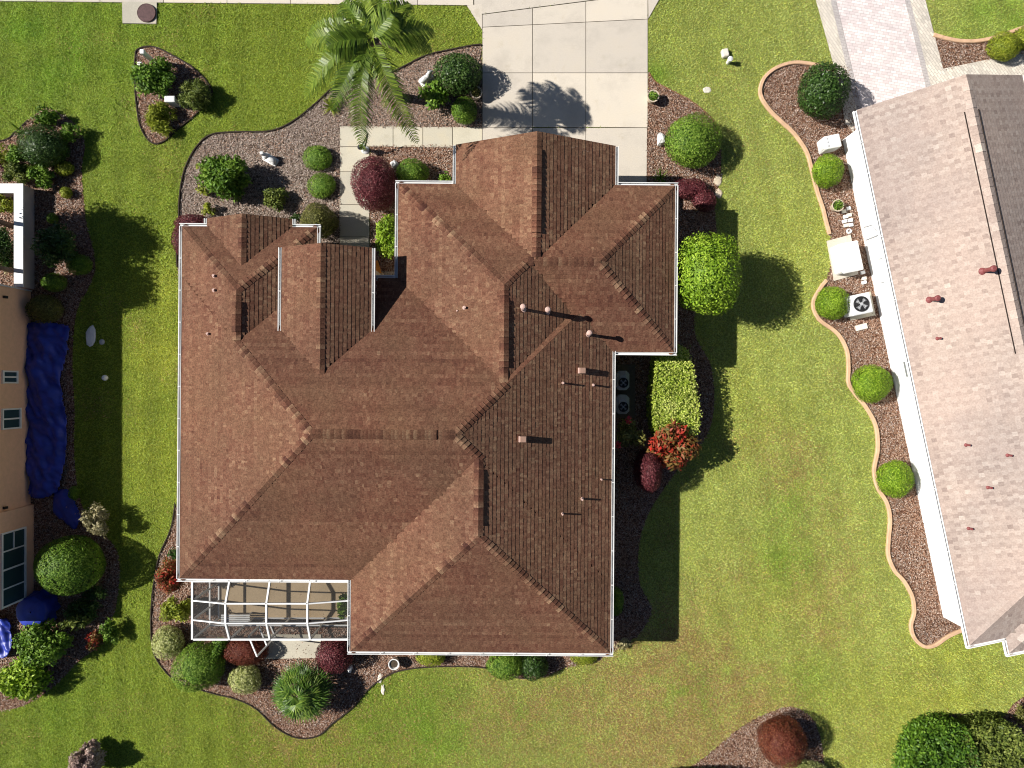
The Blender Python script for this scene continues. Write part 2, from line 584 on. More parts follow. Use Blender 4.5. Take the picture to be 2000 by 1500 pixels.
BROWN = [(1340, 1250, 70, .7), (1250, 1340, 90, .5), (1180, 1420, 110, .6), (990, 1400, 70, .5), (1050, 1340, 60, .35),
         (1545, 930, 50, .7), (1490, 1100, 45, .35), (1630, 1150, 50, .6), (1600, 1240, 40, .45), (1420, 1340, 60, .45),
         (1400, 1430, 80, .7), (620, 1470, 90, .55), (1300, 1470, 90, .6), (820, 1440, 60, .25), (1450, 300, 50, .15),
         (1620, 1040, 45, .4), (265, 640, 12, .3), (262, 800, 12, .3), (1480, 1400, 60, .7), (1500, 870, 40, .35), (560, 1410, 60, .3)]
LUSH = [(1540, 1090, 40, .6), (1580, 1340, 35, .5), (1365, 1350, 45, .5), (860, 1430, 70, .5), (720, 1400, 50, .3), (1550, 980, 40, .4),
        (1280, 150, 20, .6), (150, 100, 170, .35), (60, 60, 100, .3), (1950, 40, 60, .5), (100, 1420, 100, .3), (1010, 1410, 25, .5)]
PALE = [(320, 700, 45, .8), (310, 900, 60, .4), (1590, 480, 70, .35), (1500, 1200, 120, .25), (1700, 1420, 110, .4), (1900, 1320, 90, .4), (330, 560, 40, .4), (1420, 800, 100, .3)]


def lawn_rgb(x, y, blades=False):
    x = np.asarray(x, float); y = np.asarray(y, float)
    left = np.array([0.235, 0.305, 0.034]); right = np.array([0.385, 0.435, 0.11])
    t = 1 / (1 + np.exp(-(x - 1.0 - 0.18 * y) / 2.6))
    t = np.clip(t + 0.22 * (vnoise(x, y, 3.1) - .5), 0, 1)[:, None]
    c = left * (1 - t) + right * t
    br = np.zeros_like(x); lu = np.zeros_like(x); pa = np.zeros_like(x)
    for px, py, r, a in BROWN: br += a * px_gauss(x, y, px, py, r)
    for px, py, r, a in LUSH: lu += a * px_gauss(x, y, px, py, r)
    for px, py, r, a in PALE: pa += a * px_gauss(x, y, px, py, r)
    south = np.clip((-y - 9.0) / 4, 0, 1) * np.clip((x + 9) / 6, 0, 1) * np.clip((16 - x) / 4, 0, 1)
    br = np.clip((br * .72 + .06 * south) * (0.15 + 1.5 * vnoise(x, y, 0.45)) + 0.22 * np.clip(vnoise(x, y, 1.3) - .62, 0, 1) * 2, 0, 0.9)[:, None]
    if blades:
        br = np.where(rng.random((len(x), 1)) < br * .72, rng.uniform(.5, 1.0, (len(x), 1)), br * .12)
    lu = np.clip(lu * (0.5 + vnoise(x, y, 0.8)), 0, 0.8)[:, None]
    pa = np.clip(pa * (0.6 + .8 * vnoise(x, y, 0.9)), 0, 0.8)[:, None]
    c = c * (1 - pa) + np.array([0.40, 0.43, 0.055]) * pa
    c = c * (1 - lu) + np.array([0.17, 0.32, 0.022]) * lu
    c = c * (1 - br) + np.array([0.40, 0.27, 0.11]) * br
    sw = lambda q: np.tanh(2.2 * np.sin(q))
    mow = 0.075 * sw(x * 2 * math.pi / 1.15 + 0.3 * np.sin(y * .3)) * np.clip(-x - 9, 0, 2) / 2
    mow = mow + 0.045 * sw((x * .978 + y * .207) * 2 * math.pi / 1.3) * np.clip(x - 5, 0, 3) / 3
    c = c * (0.90 + 0.20 * vnoise(x, y, 0.4) + mow)[:, None]
    return c


gx = np.concatenate([[-420, -200, -90, -50, -32], np.arange(-25, 25.01, 0.25), [32, 50, 90, 200, 420]])
gy = np.concatenate([[-420, -200, -90, -50, -28], np.arange(-19, 20.01, 0.25), [28, 50, 90, 200, 420]])
GX, GY = np.meshgrid(gx, gy)
nx, ny = len(gx), len(gy)
me = bpy.data.meshes.new('lawn')
vv = np.stack([GX.ravel(), GY.ravel(), np.zeros(GX.size)], 1)
ii = np.arange(nx * ny).reshape(ny, nx)
ff = np.stack([ii[:-1, :-1].ravel(), ii[:-1, 1:].ravel(), ii[1:, 1:].ravel(), ii[1:, :-1].ravel()], 1)
me.from_pydata(vv.tolist(), [], ff.tolist())
at = me.attributes.new('hue', 'FLOAT_COLOR', 'POINT')
cc = np.ones((len(vv), 4), np.float32); cc[:, :3] = lawn_rgb(vv[:, 0], vv[:, 1]) * 0.8
at.data.foreach_set('color', cc.ravel())
tag(link('lawn', me, M['lawn']), kind='structure')

# ------------------------------------------------------------------ beds
CURB1 = [(1597, 129), (1570, 124), (1545, 124), (1515, 134), (1493, 152), (1484, 175), (1488, 195), (1506, 220), (1530, 243), (1552, 264), (1574, 297), (1584, 330), (1595, 374), (1606, 407), (1612, 432), (1619, 458)]
CURB2 = [(1613, 548), (1602, 562), (1588, 588), (1590, 608), (1602, 627), (1635, 652), (1653, 685), (1656, 720), (1656, 747), (1668, 768), (1690, 795), (1708, 828), (1713, 860), (1712, 885), (1706, 918), (1713, 952), (1730, 980), (1737, 1012), (1734, 1055), (1734, 1085), (1746, 1114), (1764, 1134), (1780, 1164), (1784, 1195), (1778, 1220), (1784, 1244), (1803, 1261), (1825, 1259), (1850, 1242), (1877, 1230)]
CURB3 = [(1822, 69), (1845, 76), (1872, 81), (1900, 82), (1928, 78), (1955, 70), (1978, 62), (2004, 53), (2040, 44)]
BEDS = {
    'island': [(270, 97), (300, 92), (340, 110), (380, 135), (408, 165), (413, 187), (385, 222), (345, 255), (320, 277), (297, 279), (276, 250), (267, 200), (264, 150), (265, 115)],
    'front': [(352, 560), (346, 500), (350, 440), (352, 380), (362, 330), (385, 287), (415, 263), (470, 258), (530, 256), (575, 236), (620, 200), (655, 170), (705, 158), (765, 142), (830, 110), (890, 96), (934, 88), (940, 90)],
    'east': [(1267, 142), (1280, 160), (1305, 174), (1350, 198), (1392, 235), (1405, 275), (1408, 340), (1396, 400), (1398, 480), (1364, 560), (1357, 650), (1388, 715), (1394, 800), (1376, 858), (1335, 902), (1268, 1000), (1248, 1070), (1250, 1140), (1272, 1190), (1250, 1236), (1225, 1255)],
    'south': [(344, 975), (335, 1030), (312, 1085), (301, 1140), (296, 1200), (299, 1265), (318, 1303), (350, 1331), (415, 1353), (460, 1364), (500, 1383), (540, 1420), (580, 1440), (620, 1437), (650, 1412), (690, 1380), (720, 1345), (758, 1318), (800, 1306), (870, 1301), (950, 1304), (1005, 1322), (1060, 1322), (1110, 1302), (1160, 1292), (1225, 1255)],
    'west': [(-120, 282), (0, 276), (32, 258), (60, 232), (90, 212), (125, 226), (155, 250), (166, 285), (160, 330), (164, 390), (170, 440), (182, 485), (186, 525), (172, 565), (150, 610), (142, 700), (146, 800), (146, 900), (160, 985), (190, 1030), (232, 1085), (226, 1190), (206, 1220), (190, 1262), (150, 1295), (112, 1335), (60, 1372), (0, 1388), (-120, 1395)],
    'southeast': [(1260, 1530), (1350, 1497), (1440, 1425), (1500, 1392), (1545, 1380), (1585, 1402), (1604, 1450), (1612, 1530)],
    'corner': [(1768, 1530), (1776, 1470), (1798, 1425), (1838, 1400), (1900, 1394), (1955, 1400), (1982, 1372), (2020, 1352), (2080, 1345)],
}


def W2(pts): return [P2(*p) for p in pts]


bed_polys = []          # (polygon, kind)
def bed(key, pts_px, extra, kind, z, closed=False):
    cur = spline(W2(pts_px), 6, closed)
    poly = cur + W2(extra)
    mb = MB(); mb.poly([(x, y, z) for x, y in (poly if area(poly) > 0 else poly[::-1])])
    tag(mb.build('mulch_bed', M['mulch_' + kind]), kind='structure')
    bed_polys.append((poly, kind, z))
    return cur


c_island = bed('island', BEDS['island'], [], 'brown', 0.012, True)
c_front = bed('front', BEDS['front'], [(943, 249), (720, 250), (665, 250), (665, 480), (640, 560)], 'grey', 0.013)
bed('entry', [(723, 284), (760, 284)], [(885, 284), (885, 400), (860, 560), (723, 560)], 'brown', 0.014)
c_east = bed('east', BEDS['east'], [(1100, 1200), (1100, 400), (1262, 362), (1264, 250), (1266, 145)], 'brown', 0.012)
c_south = bed('south', BEDS['south'], [(1100, 1150), (700, 1150), (690, 1100), (420, 1100), (420, 980)], 'brown', 0.013)
c_west = bed('west', BEDS['west'], [], 'brown', 0.012)
c_se = bed('southeast', BEDS['southeast'], [], 'brown', 0.012)
c_corner = bed('corner', BEDS['corner'], [(2080, 1530)], 'brown', 0.012)
bed('right', CURB1 + [(1625, 500)] + CURB2, [(1900, 1225), (1840, 1100), (1760, 700), (1690, 240), (1660, 130)], 'brown', 0.012)
bed('right2', CURB3, [(2050, 100), (1960, 112), (1842, 138), (1828, 80)], 'brown', 0.012)


def ribbon(name, cur, w, h, mat, z0=0.0, bev=0.3):
    """a low kerb of width w and height h along a curve"""
    mb = MB(); n = len(cur)
    rows = []
    for i, p in enumerate(cur):
        a = cur[max(i - 1, 0)]; b = cur[min(i + 1, n - 1)]
        d = Vector((b[0] - a[0], b[1] - a[1], 0)).normalized()
        s = Vector((-d.y, d.x, 0))
        q = Vector((p[0], p[1], 0))
        k = 1 + 0.06 * random.uniform(-1, 1)
        rows.append([q - s * (w / 2) + Vector((0, 0, z0)), q - s * (w / 2) + Vector((0, 0, z0 + h * (1 - bev))), q - s * (w / 2 * (1 - bev)) + Vector((0, 0, z0 + h * k)),
                     q + s * (w / 2 * (1 - bev)) + Vector((0, 0, z0 + h * k)), q + s * (w / 2) + Vector((0, 0, z0 + h * (1 - bev))), q + s * (w / 2) + Vector((0, 0, z0))])
    vs = [v for r in rows for v in r]; fs = []
    for i in range(n - 1):
        for k in range(5):
            fs.append((i * 6 + k, (i + 1) * 6 + k, (i + 1) * 6 + k + 1, i * 6 + k + 1))
    fs.append((0, 1, 2, 3, 4, 5)); fs.append(tuple((n - 1) * 6 + k for k in (5, 4, 3, 2, 1, 0)))
    mb.raw(vs, fs)
    return mb.build(name, mat)


G_ED = 'dark edging strips round the mulch beds'
tag(ribbon('bed_edging', c_island + [c_island[0]], 0.055, 0.07, M['edging']), 'dark edging strip looping round the small teardrop bed', 'edging', G_ED)
tag(ribbon('bed_edging', c_front[4:], 0.06, 0.08, M['edging']), 'dark edging strip sweeping round the grey front bed to the driveway', 'edging', G_ED)
tag(ribbon('bed_edging', c_south[:130], 0.05, 0.07, M['edging']), 'dark edging strip round the back bed below the screen enclosure', 'edging', G_ED)
tag(ribbon('bed_edging', c_east[:30], 0.045, 0.05, M['rust_edge']), 'thin rust brown edging beside the round bush right of the driveway', 'edging', G_ED)
tag(ribbon('bed_edging', c_west[6:18], 0.05, 0.07, M['edging']), 'dark edging strip at the upper left neighbour bed', 'edging', G_ED)
G_CU = 'tan concrete garden curbs of the pink roofed house'
tag(ribbon('garden_curb', spline(W2(CURB1), 6), 0.145, 0.11, M['curb']), 'tan concrete curb curling round the dark round bush by the pavers', 'curb', G_CU)
tag(ribbon('garden_curb', spline(W2(CURB2), 6), 0.145, 0.11, M['curb']), 'long wavy tan concrete curb along the white wall', 'curb', G_CU)
tag(ribbon('garden_curb', spline(W2(CURB3), 6), 0.15, 0.11, M['curb']), 'tan concrete curb beside the paver drive in the top right corner', 'curb', G_CU)

# ------------------------------------------------------------------ paving
def inset(poly, d):
    n = len(poly)
    if area(poly) < 0: poly = poly[::-1]
    out = []
    for i in range(n):
        p0 = Vector(poly[i - 1]); p1 = Vector(poly[i]); p2 = Vector(poly[(i + 1) % n])
        a = (p1 - p0).normalized(); b = (p2 - p1).normalized()
        na = Vector((-a.y, a.x)); nb = Vector((-b.y, b.x))
        q = (na + nb); L = q.length
        if L < 1e-5: out.append(tuple(p1)); continue
        q /= L
        out.append(tuple(p1 + q * (d / max(q.dot(na), 0.3))))
    return out


hard = []       # polygons where no grass grows
def slabs(name, panels_px, mat, z=0.035, gap=0.012):
    base = MB(); top = MB()
    for pl in panels_px:
        w = W2(pl); hard.append(w)
        w2 = inset(w, gap)
        top.prism(w2, 0.002, z + random.uniform(-.002, .002), random.random())
        base.poly([(x, y, 0.018) for x, y in (w if area(w) > 0 else w[::-1])])
    o = top.build(name, mat)
    tag(o, kind='structure')
    b = base.build(name + '_joints', M['joint'])
    b.name = 'paving_joints'
    tag(b, kind='structure')
    return o


def yl(a, b, x): return a + (b - a) * (x - 942) / (1266 - 942)


X4 = [942, 1040, 1144, 1265]
drive = []
for i in range(3):
    a, b = X4[i], X4[i + 1]
    drive += [[(a, yl(29, -12, a)), (b, yl(29, -12, b)), (b, yl(54, 38, b)), (a, yl(54, 38, a))],
              [(a, yl(54, 38, a)), (b, yl(54, 38, b)), (b, 143), (a, 143)],
              [(a, 143), (b, 143), (b, 250), (a, 249)]]
drive += [[(942, 249), (1040, 250), (1040, 330), (942, 330)], [(1040, 250), (1144, 250), (1144, 330), (1040, 330)], [(1144, 250), (1264, 250), (1263, 361), (1144, 361)]]
drive += [[(911, 11), (942, 8), (942, 60)], [(1265, -14), (1292, -8), (1266, 38)], [(925, -40), (1300, -60), (1290, -9), (1265, -12.5), (942, 28.5), (926, 9.5)]]
slabs('driveway', drive, M['concrete'])
walk = [[(664, 247), (768, 247), (768, 287), (664, 287)], [(768, 247), (826, 248), (826, 288), (768, 288)], [(826, 248), (884, 248), (884, 289), (826, 288)],
        [(884, 248), (942, 249), (942, 290), (884, 289)], [(664, 287), (722, 287), (722, 335), (664, 335)], [(664, 335), (722, 335), (722, 400), (663, 400)],
        [(663, 400), (722, 400), (722, 463), (663, 463)], [(663, 463), (722, 463), (722, 530), (663, 530)], [(663, 530), (790, 530), (790, 575), (663, 575)]]
slabs('walkway', walk, M['concrete_walk'])
side = []
xs = list(range(-300, 940, 124)) + [925]
for i in range(len(xs) - 1):
    a, b = xs[i], xs[i + 1]
    e = lambda x: 3.5 + 8 * x / 925
    if a < 0: e = lambda x: 3.5
    side.append([(a, -66), (b, -66), (b, e(b)), (a, e(a))])
xs = list(range(1300, 2300, 124))
for i in range(len(xs) - 1):
    side.append([(xs[i], -90), (xs[i + 1], -96), (xs[i + 1], -26), (xs[i], -20)])
slabs('sidewalk', side, M['concrete'])
slabs('utility_pad', [[(239, 4), (308, 5), (307, 48), (240, 47)]], M['concrete_walk'], 0.05)
# road beyond the sidewalk, out of the frame
mb = MB(); mb.poly([P(-1500, -230, 0.006), P(3500, -230, 0.006), P(3500, -560, 0.006), P(-1500, -560, 0.006)])
tag(mb.build('road', m_plain('asphalt', (0.06, 0.06, 0.062), 0.9, 0.15, 4.0)), kind='structure')

# paver drive of the house on the right
mb = MB()
mb.poly([P(*p, 0.030) for p in [(1625, -60), (1770, -60), (1835, 190), (1835, 270), (1672, 270), (1640, 60)]][::-1])
tag(mb.build('paver_driveway', M['paver']), kind='structure')
mb = MB()
for pl in ([(1577, -60), (1611, -60), (1660, 150), (1668, 260), (1650, 240), (1640, 170)], [(1790, -60), (1787, -60), (1792, -60), (1842, 134), (1842, 175), (1826, 175)],
           [(1830, 143), (1842, 134), (1940, 114), (2010, 96), (2060, 92), (2060, 180), (1830, 180)]):
    zq = 0.034 + .0025 * len(mb.f)
    q = [P(*p, zq) for p in pl]
    mb.poly(q[::-1] if area([(a[0], a[1]) for a in q]) < 0 else q)
# straight border strips
def strip(mb, a, b, w, z):
    a = Vector(P(*a, z)); b = Vector(P(*b, z)); d = (b - a).normalized(); s = Vector((-d.y, d.x, 0)) * (w / 2)
    mb.poly([a - s, b - s, b + s, a + s])
strip(mb, (1597, -60), (1665, 230), 0.5, 0.040)
strip(mb, (1776, -60), (1832, 180), 0.52, 0.041)
tag(mb.build('paver_border', M['paver_edge']), kind='structure')
mb = MB()
strip(mb, (1613, -60), (1682, 230), 0.2, 0.044)
strip(mb, (1758, -60), (1816, 180), 0.2, 0.045)
tag(mb.build('paver_band', M['paver_band']), kind='structure')
hard += [W2([(1577, -60), (1795, -60), (1842, 134), (2060, 90), (2060, 200), (1660, 260)])]

# patio under the enclosure, rear pad
mb = MB(); mb.prism(W2([(428, 1128), (712, 1128), (712, 1209), (428, 1209)]), 0.0, 0.09)
tag(mb.build('patio_floor', M['patio']), kind='structure')
mb = MB(); mb.prism(W2([(512, 1238), (628, 1238), (626, 1284), (505, 1286)]), 0.0, 0.06)
tag(mb.build('patio_step', M['concrete_walk']), kind='structure')

# ------------------------------------------------------------------ roofs
class Roof:
    """union of hip and gable blocks, each a set of sloping planes over a rectangle"""
    def __init__(self, blocks):
        self.b = blocks

    def planes(self, b):
        out = []
        for s in 'WENS':
            if s in b['p']:
                out.append((s, b['p'][s]))
        return out

    @staticmethod
    def zp(b, s, pt, x, y):
        if s == 'W': r = x - b['W']
        elif s == 'E': r = b['E'] - x
        elif s == 'N': r = b['N'] - y
        else: r = y - b['S']
        return b['z'] + pt * r

    def zb(self, b, x, y):
        if x < b['W'] - 1e-6 or x > b['E'] + 1e-6 or y > b['N'] + 1e-6 or y < b['S'] - 1e-6: return -9
        return min(self.zp(b, s, pt, x, y) for s, pt in self.planes(b))

    def z(self, x, y, skip=None):
        return max([self.zb(b, x, y) for b in self.b if b is not skip] + [-9])


def clip(poly, fn):
    out = []
    n = len(poly)
    for i in range(n):
        a = poly[i]; b = poly[(i + 1) % n]
        fa = fn(a); fb = fn(b)
        if fa >= 0: out.append(a)
        if (fa >= 0) != (fb >= 0):
            t = fa / (fa - fb)
            out.append(tuple(a[k] + t * (b[k] - a[k]) for k in range(len(a))))
    return out


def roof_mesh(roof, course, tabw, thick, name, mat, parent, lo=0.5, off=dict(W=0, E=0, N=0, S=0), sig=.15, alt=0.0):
    mb = MB()
    for bi, b in enumerate(roof.b):
        drop = 0.0
        for s, pt in roof.planes(b):
            rect = [(b['W'], b['S']), (b['E'], b['S']), (b['E'], b['N']), (b['W'], b['N'])]
            pl = rect
            for s2, p2 in roof.planes(b):
                if s2 != s:
                    pl = clip(pl, lambda p: Roof.zp(b, s2, p2, *p) - Roof.zp(b, s, pt, *p))
                    if len(pl) < 3: break
            if len(pl) < 3: continue
            k = math.sqrt(1 + pt * pt)
            # plane coordinates: u along the eave, v up the slope
            if s == 'W':   fu = lambda p: (p[1], (p[0] - b['W']) * k); gu = lambda u, v: (b['W'] + v / k, u); nh = (-1, 0)
            elif s == 'E': fu = lambda p: (p[1], (b['E'] - p[0]) * k); gu = lambda u, v: (b['E'] - v / k, u); nh = (1, 0)
            elif s == 'N': fu = lambda p: (p[0], (b['N'] - p[1]) * k); gu = lambda u, v: (u, b['N'] - v / k); nh = (0, 1)
            else:          fu = lambda p: (p[0], (p[1] - b['S']) * k); gu = lambda u, v: (u, b['S'] + v / k); nh = (0, -1)
            nrm = Vector((nh[0] * pt, nh[1] * pt, 1)).normalized()
            q0 = [fu(p) for p in pl]
            q = [p for i, p in enumerate(q0) if math.hypot(p[0] - q0[i - 1][0], p[1] - q0[i - 1][1]) > 1e-4]
            if area(q) < 0: q = q[::-1]
            umin = min(p[0] for p in q); umax = max(p[0] for p in q); vmax = max(p[1] for p in q)

            def pos(u, v, up):
                x, y = gu(u, v)
                z = b['z'] + pt * v / k - drop
                return Vector((x, y, z)) + nrm * up
            nc = int(vmax / course) + 1
            edges = [(q[i], q[(i + 1) % len(q)]) for i in range(len(q))]
            fns = []
            for (a, c) in edges:
                ex, ey = c[0] - a[0], c[1] - a[1]
                L = math.hypot(ex, ey) or 1
                fns.append(lambda p, a=a, ex=ex / L, ey=ey / L: ex * (p[1] - a[1]) - ey * (p[0] - a[0]))
            for ci in range(nc):
                v0 = ci * course; v1 = v0 + course * 1.06
                u = umin - random.random() * tabw
                cb = random.gauss(0, 0.05)
                ti = ci
                if alt: u = umin - tabw * (.5 + .5 * (ci % 2))
                while u < umax:
                    w = tabw * (random.uniform(0.6, 1.5) if not alt else 1.0); ti += 1
                    r = [(u, v0), (u + w, v0), (u + w, v1), (u, v1)]
                    u += w
                    vals = [min(f(p) for f in fns) for p in r]
                    if min(vals) < 0:
                        for f in fns:
                            r = clip(r, f)
                            if len(r) < 3: break
                        if len(r) < 3: continue
                    cx = sum(p[0] for p in r) / len(r); cy = sum(p[1] for p in r) / len(r)
                    x, y = gu(cx, cy)
                    zc = b['z'] + pt * cy / k
                    if roof.z(x, y, skip=b) > zc + 0.3: continue
                    if any(roof.zb(o_, x, y) > zc - .012 for o_ in roof.b[:bi]) and any(abs(roof.zb(o_, x, y) - zc) < .012 for o_ in roof.b[:bi]): continue
                    th = thick * random.uniform(lo, 1.0)
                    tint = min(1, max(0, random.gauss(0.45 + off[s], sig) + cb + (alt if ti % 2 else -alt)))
                    pts = [pos(p[0], p[1], th * (1 - (p[1] - v0) / (v1 - v0)) + 0.004) for p in r]
                    mb.poly(pts if s in 'WS' and False else pts, tint)
                    # butt edge
                    us = [p[0] for p in r if abs(p[1] - v0) < 1e-6]
                    if len(us) >= 2:
                        a0, a1 = min(us), max(us)
                        mb.poly([pos(a0, v0, -0.01), pos(a1, v0, -0.01), pos(a1, v0, th + 0.004), pos(a0, v0, th + 0.004)], tint * 0.7)
    return mb.build(name, mat, parent)


def caps(roof, p0, p1, mat, parent, w=0.15, step=0.17, lift=0.0, name='ridge_cap', test=True, thick=0.021, cc_=(.06, .26)):
    """overlapping tent shaped caps along a hip or ridge, left out where the line is buried"""
    a = Vector(p0); b = Vector(p1)
    if a.z > b.z: a, b = b, a
    L = (b - a).length; d = (b - a) / L
    s = Vector((-d.y, d.x, 0)).normalized()
    n = int(L / step)
    mb = MB()
    for i in range(n):
        t0 = i * step; t1 = t0 + step * 1.1
        c = a + d * (t0 + step / 2)
        if test:
            zz = roof.z(c.x, c.y)
            zl = roof.z(c.x + s.x * .3, c.y + s.y * .3); zr = roof.z(c.x - s.x * .3, c.y - s.y * .3)
            if zz > c.z + 0.04 or zl > c.z - 0.03 or zr > c.z - 0.03:
                if mb.v: mb.build(name, mat, parent); mb = MB()
                continue
        else:
            zl = zr = c.z - 0.3 * 0.5
        fl = min(.55, (c.z - zl) / 0.3); fr = min(.55, (c.z - zr) / 0.3)
        th = thick * random.uniform(.8, 1.2)
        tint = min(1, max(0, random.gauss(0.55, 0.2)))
        A = a + d * t0; B = a + d * t1
        up = Vector((0, 0, 1))
        A0 = A + up * (lift + th + 0.012); B0 = B + up * (lift + 0.008)
        l0 = A + s * w + up * (lift - w * fl + th + 0.010); l1 = B + s * w + up * (lift - w * fl + 0.008)
        r0 = A - s * w + up * (lift - w * fr + th + 0.010); r1 = B - s * w + up * (lift - w * fr + 0.008)
        dn = up * (0.02 + lift)
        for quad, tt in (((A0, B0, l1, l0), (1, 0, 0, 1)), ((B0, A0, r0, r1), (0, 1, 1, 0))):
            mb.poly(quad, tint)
            for q_ in range(4): mb.t[-4 + q_] = min(1, tint + cc_[0]) if tt[q_] else max(0, tint - cc_[1])  # butt shadow painted into the tint: dark head end, light butt end
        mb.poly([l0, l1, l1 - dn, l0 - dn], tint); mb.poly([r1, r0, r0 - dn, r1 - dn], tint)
        mb.poly([l0, l0 - dn, A0 - dn, A0], tint * .4); mb.poly([A0, A0 - dn, r0 - dn, r0], tint * .4)  # butt faces tinted darker as part of the painted shadow ribs
    if mb.v:
        return mb.build(name, mat, parent)


def gutter(mb, a, b, out, z):
    """white U trough outside the eave from a to b, out = outward unit vector"""
    w = 0.105; h = 0.11; t = 0.012
    a = Vector((a[0], a[1], z)); b = Vector((b[0], b[1], z)); o = Vector((out[0], out[1], 0))
    prof = [(0.0, 0.0), (0.0, -h), (w, -h), (w, 0.0), (w - 2.0 * t, 0.0), (w - 2.0 * t, -h + t), (t, -h + t), (t, 0.0)]
    n = len(prof)
    vs = [a + o * p[0] + Vector((0, 0, p[1])) for p in prof] + [b + o * p[0] + Vector((0, 0, p[1])) for p in prof]
    fs = [(i, (i + 1) % n, n + (i + 1) % n, n + i) for i in range(n)]
    fs += [tuple(range(4)) + (4, 5, 6, 7), tuple(range(2 * n - 1, n - 1, -1))]
    mb.raw(vs, fs)
    L = (b - a).length
    for k in range(1, int(L / 1.1)):
        c = a + (b - a) * (k / int(L / 1.1)) + o * (w / 2) + Vector((0, 0, 0.004))
        mb.box(c, (0.03 if abs(o.y) > .5 else w, w if abs(o.y) > .5 else 0.03, 0.012))


# ---------------------------------------------- the brown roofed house
house = empty('house', (0, 0, 0), R(-0.45))
tag(house, 'large house with a brown shingle hip roof and white gutters', 'house')
ZE = 2.5
BLK = [
    dict(n='A', W=-11.77, E=3.57, N=3.734, S=-7.01, z=ZE, p=dict(W=.5, E=.5, N=.5, S=.5)),
    dict(n='B', W=-11.77, E=-6.96, N=5.52, S=0.9, z=ZE, p=dict(W=.5, E=.5, N=.5)),
    dict(n='C', W=-10.89, E=-7.85, N=5.81, S=3.8, z=ZE, p=dict(W=.5, E=.5)),
    dict(n='D', W=-7.92, E=-4.82, N=4.625, S=0.1, z=3.47, p=dict(W=.5, E=.5)),
    dict(n='E', W=-4.10, E=3.25, N=7.10, S=-0.3, z=ZE, p=dict(W=.48, E=.52, N=.48)),
    dict(n='F', W=-0.1, E=5.75, N=7.10, S=1.166, z=ZE, p=dict(E=.5, N=.48, S=.48)),
    dict(n='G', W=-2.06, E=3.62, N=8.50, S=4.1, z=ZE, p=dict(W=.5, E=.5)),
    dict(n='H', W=-5.68, E=3.57, N=-2.1, S=-9.55, z=ZE, p=dict(W=.5, E=.5, S=.5)),
]
RF = Roof(BLK)
BN = {b['n']: b for b in BLK}
roof = roof_mesh(RF, 0.142, 0.09, 0.0125, 'roof', M['shingle'], house, 0.5, dict(W=.10, E=.20, N=.03, S=.02), .09)  # east slopes' tint raised in place of the skylight they lack


def ridge_of(b):
    """ridge and hip lines of a block whose ridge runs north-south"""
    pw, pe = b['p']['W'], b['p']['E']
    x = (b['W'] * pw + b['E'] * pe) / (pw + pe); z = b['z'] + pw * (x - b['W'])
    yn = b['N']; ys = b['S']; hips = []
    if 'N' in b['p']:
        yn = b['N'] - (z - b['z']) / b['p']['N']
        hips += [((b['W'], b['N'], b['z']), (x, yn, z)), ((b['E'], b['N'], b['z']), (x, yn, z))]
    if 'S' in b['p']:
        ys = b['S'] + (z - b['z']) / b['p']['S']
        hips += [((b['W'], b['S'], b['z']), (x, ys, z)), ((b['E'], b['S'], b['z']), (x, ys, z))]
    return ((x, ys, z), (x, yn, z)), hips


lines = []
for k in 'BCDEGH':
    r, h = ridge_of(BN[k]); lines.append(r); lines += h
b = BN['A']
hA = (b['N'] - b['S']) / 2; yA = (b['N'] + b['S']) / 2; zA = ZE + .5 * hA
lines += [((b['W'] + hA, yA, zA), (b['E'] - hA, yA, zA)), ((b['W'], b['N'], ZE), (b['W'] + hA, yA, zA)), ((b['W'], b['S'], ZE), (b['W'] + hA, yA, zA)),
          ((b['E'], b['N'], ZE), (b['E'] - hA, yA, zA)), ((b['E'], b['S'], ZE), (b['E'] - hA, yA, zA))]
b = BN['F']
hF = (b['N'] - b['S']) / 2; yF = (b['N'] + b['S']) / 2; zF = ZE + .48 * hF; xF = b['E'] - (zF - ZE) / .5
lines += [((0.0, yF, zF), (xF, yF, zF)), ((b['E'], b['N'], ZE), (xF, yF, zF)), ((b['E'], b['S'], ZE), (xF, yF, zF))]
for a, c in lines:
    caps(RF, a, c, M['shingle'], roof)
# raised ridge vents
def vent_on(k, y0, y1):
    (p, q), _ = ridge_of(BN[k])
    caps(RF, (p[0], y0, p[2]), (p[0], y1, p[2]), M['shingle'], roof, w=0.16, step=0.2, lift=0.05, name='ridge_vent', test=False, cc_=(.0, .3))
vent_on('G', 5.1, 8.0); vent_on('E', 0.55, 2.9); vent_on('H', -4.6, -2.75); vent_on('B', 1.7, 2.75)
caps(RF, (-6.0, yA, zA), (-2.3, yA, zA), M['shingle'], roof, w=0.15, step=0.12, lift=0.045, name='ridge_vent', test=False)

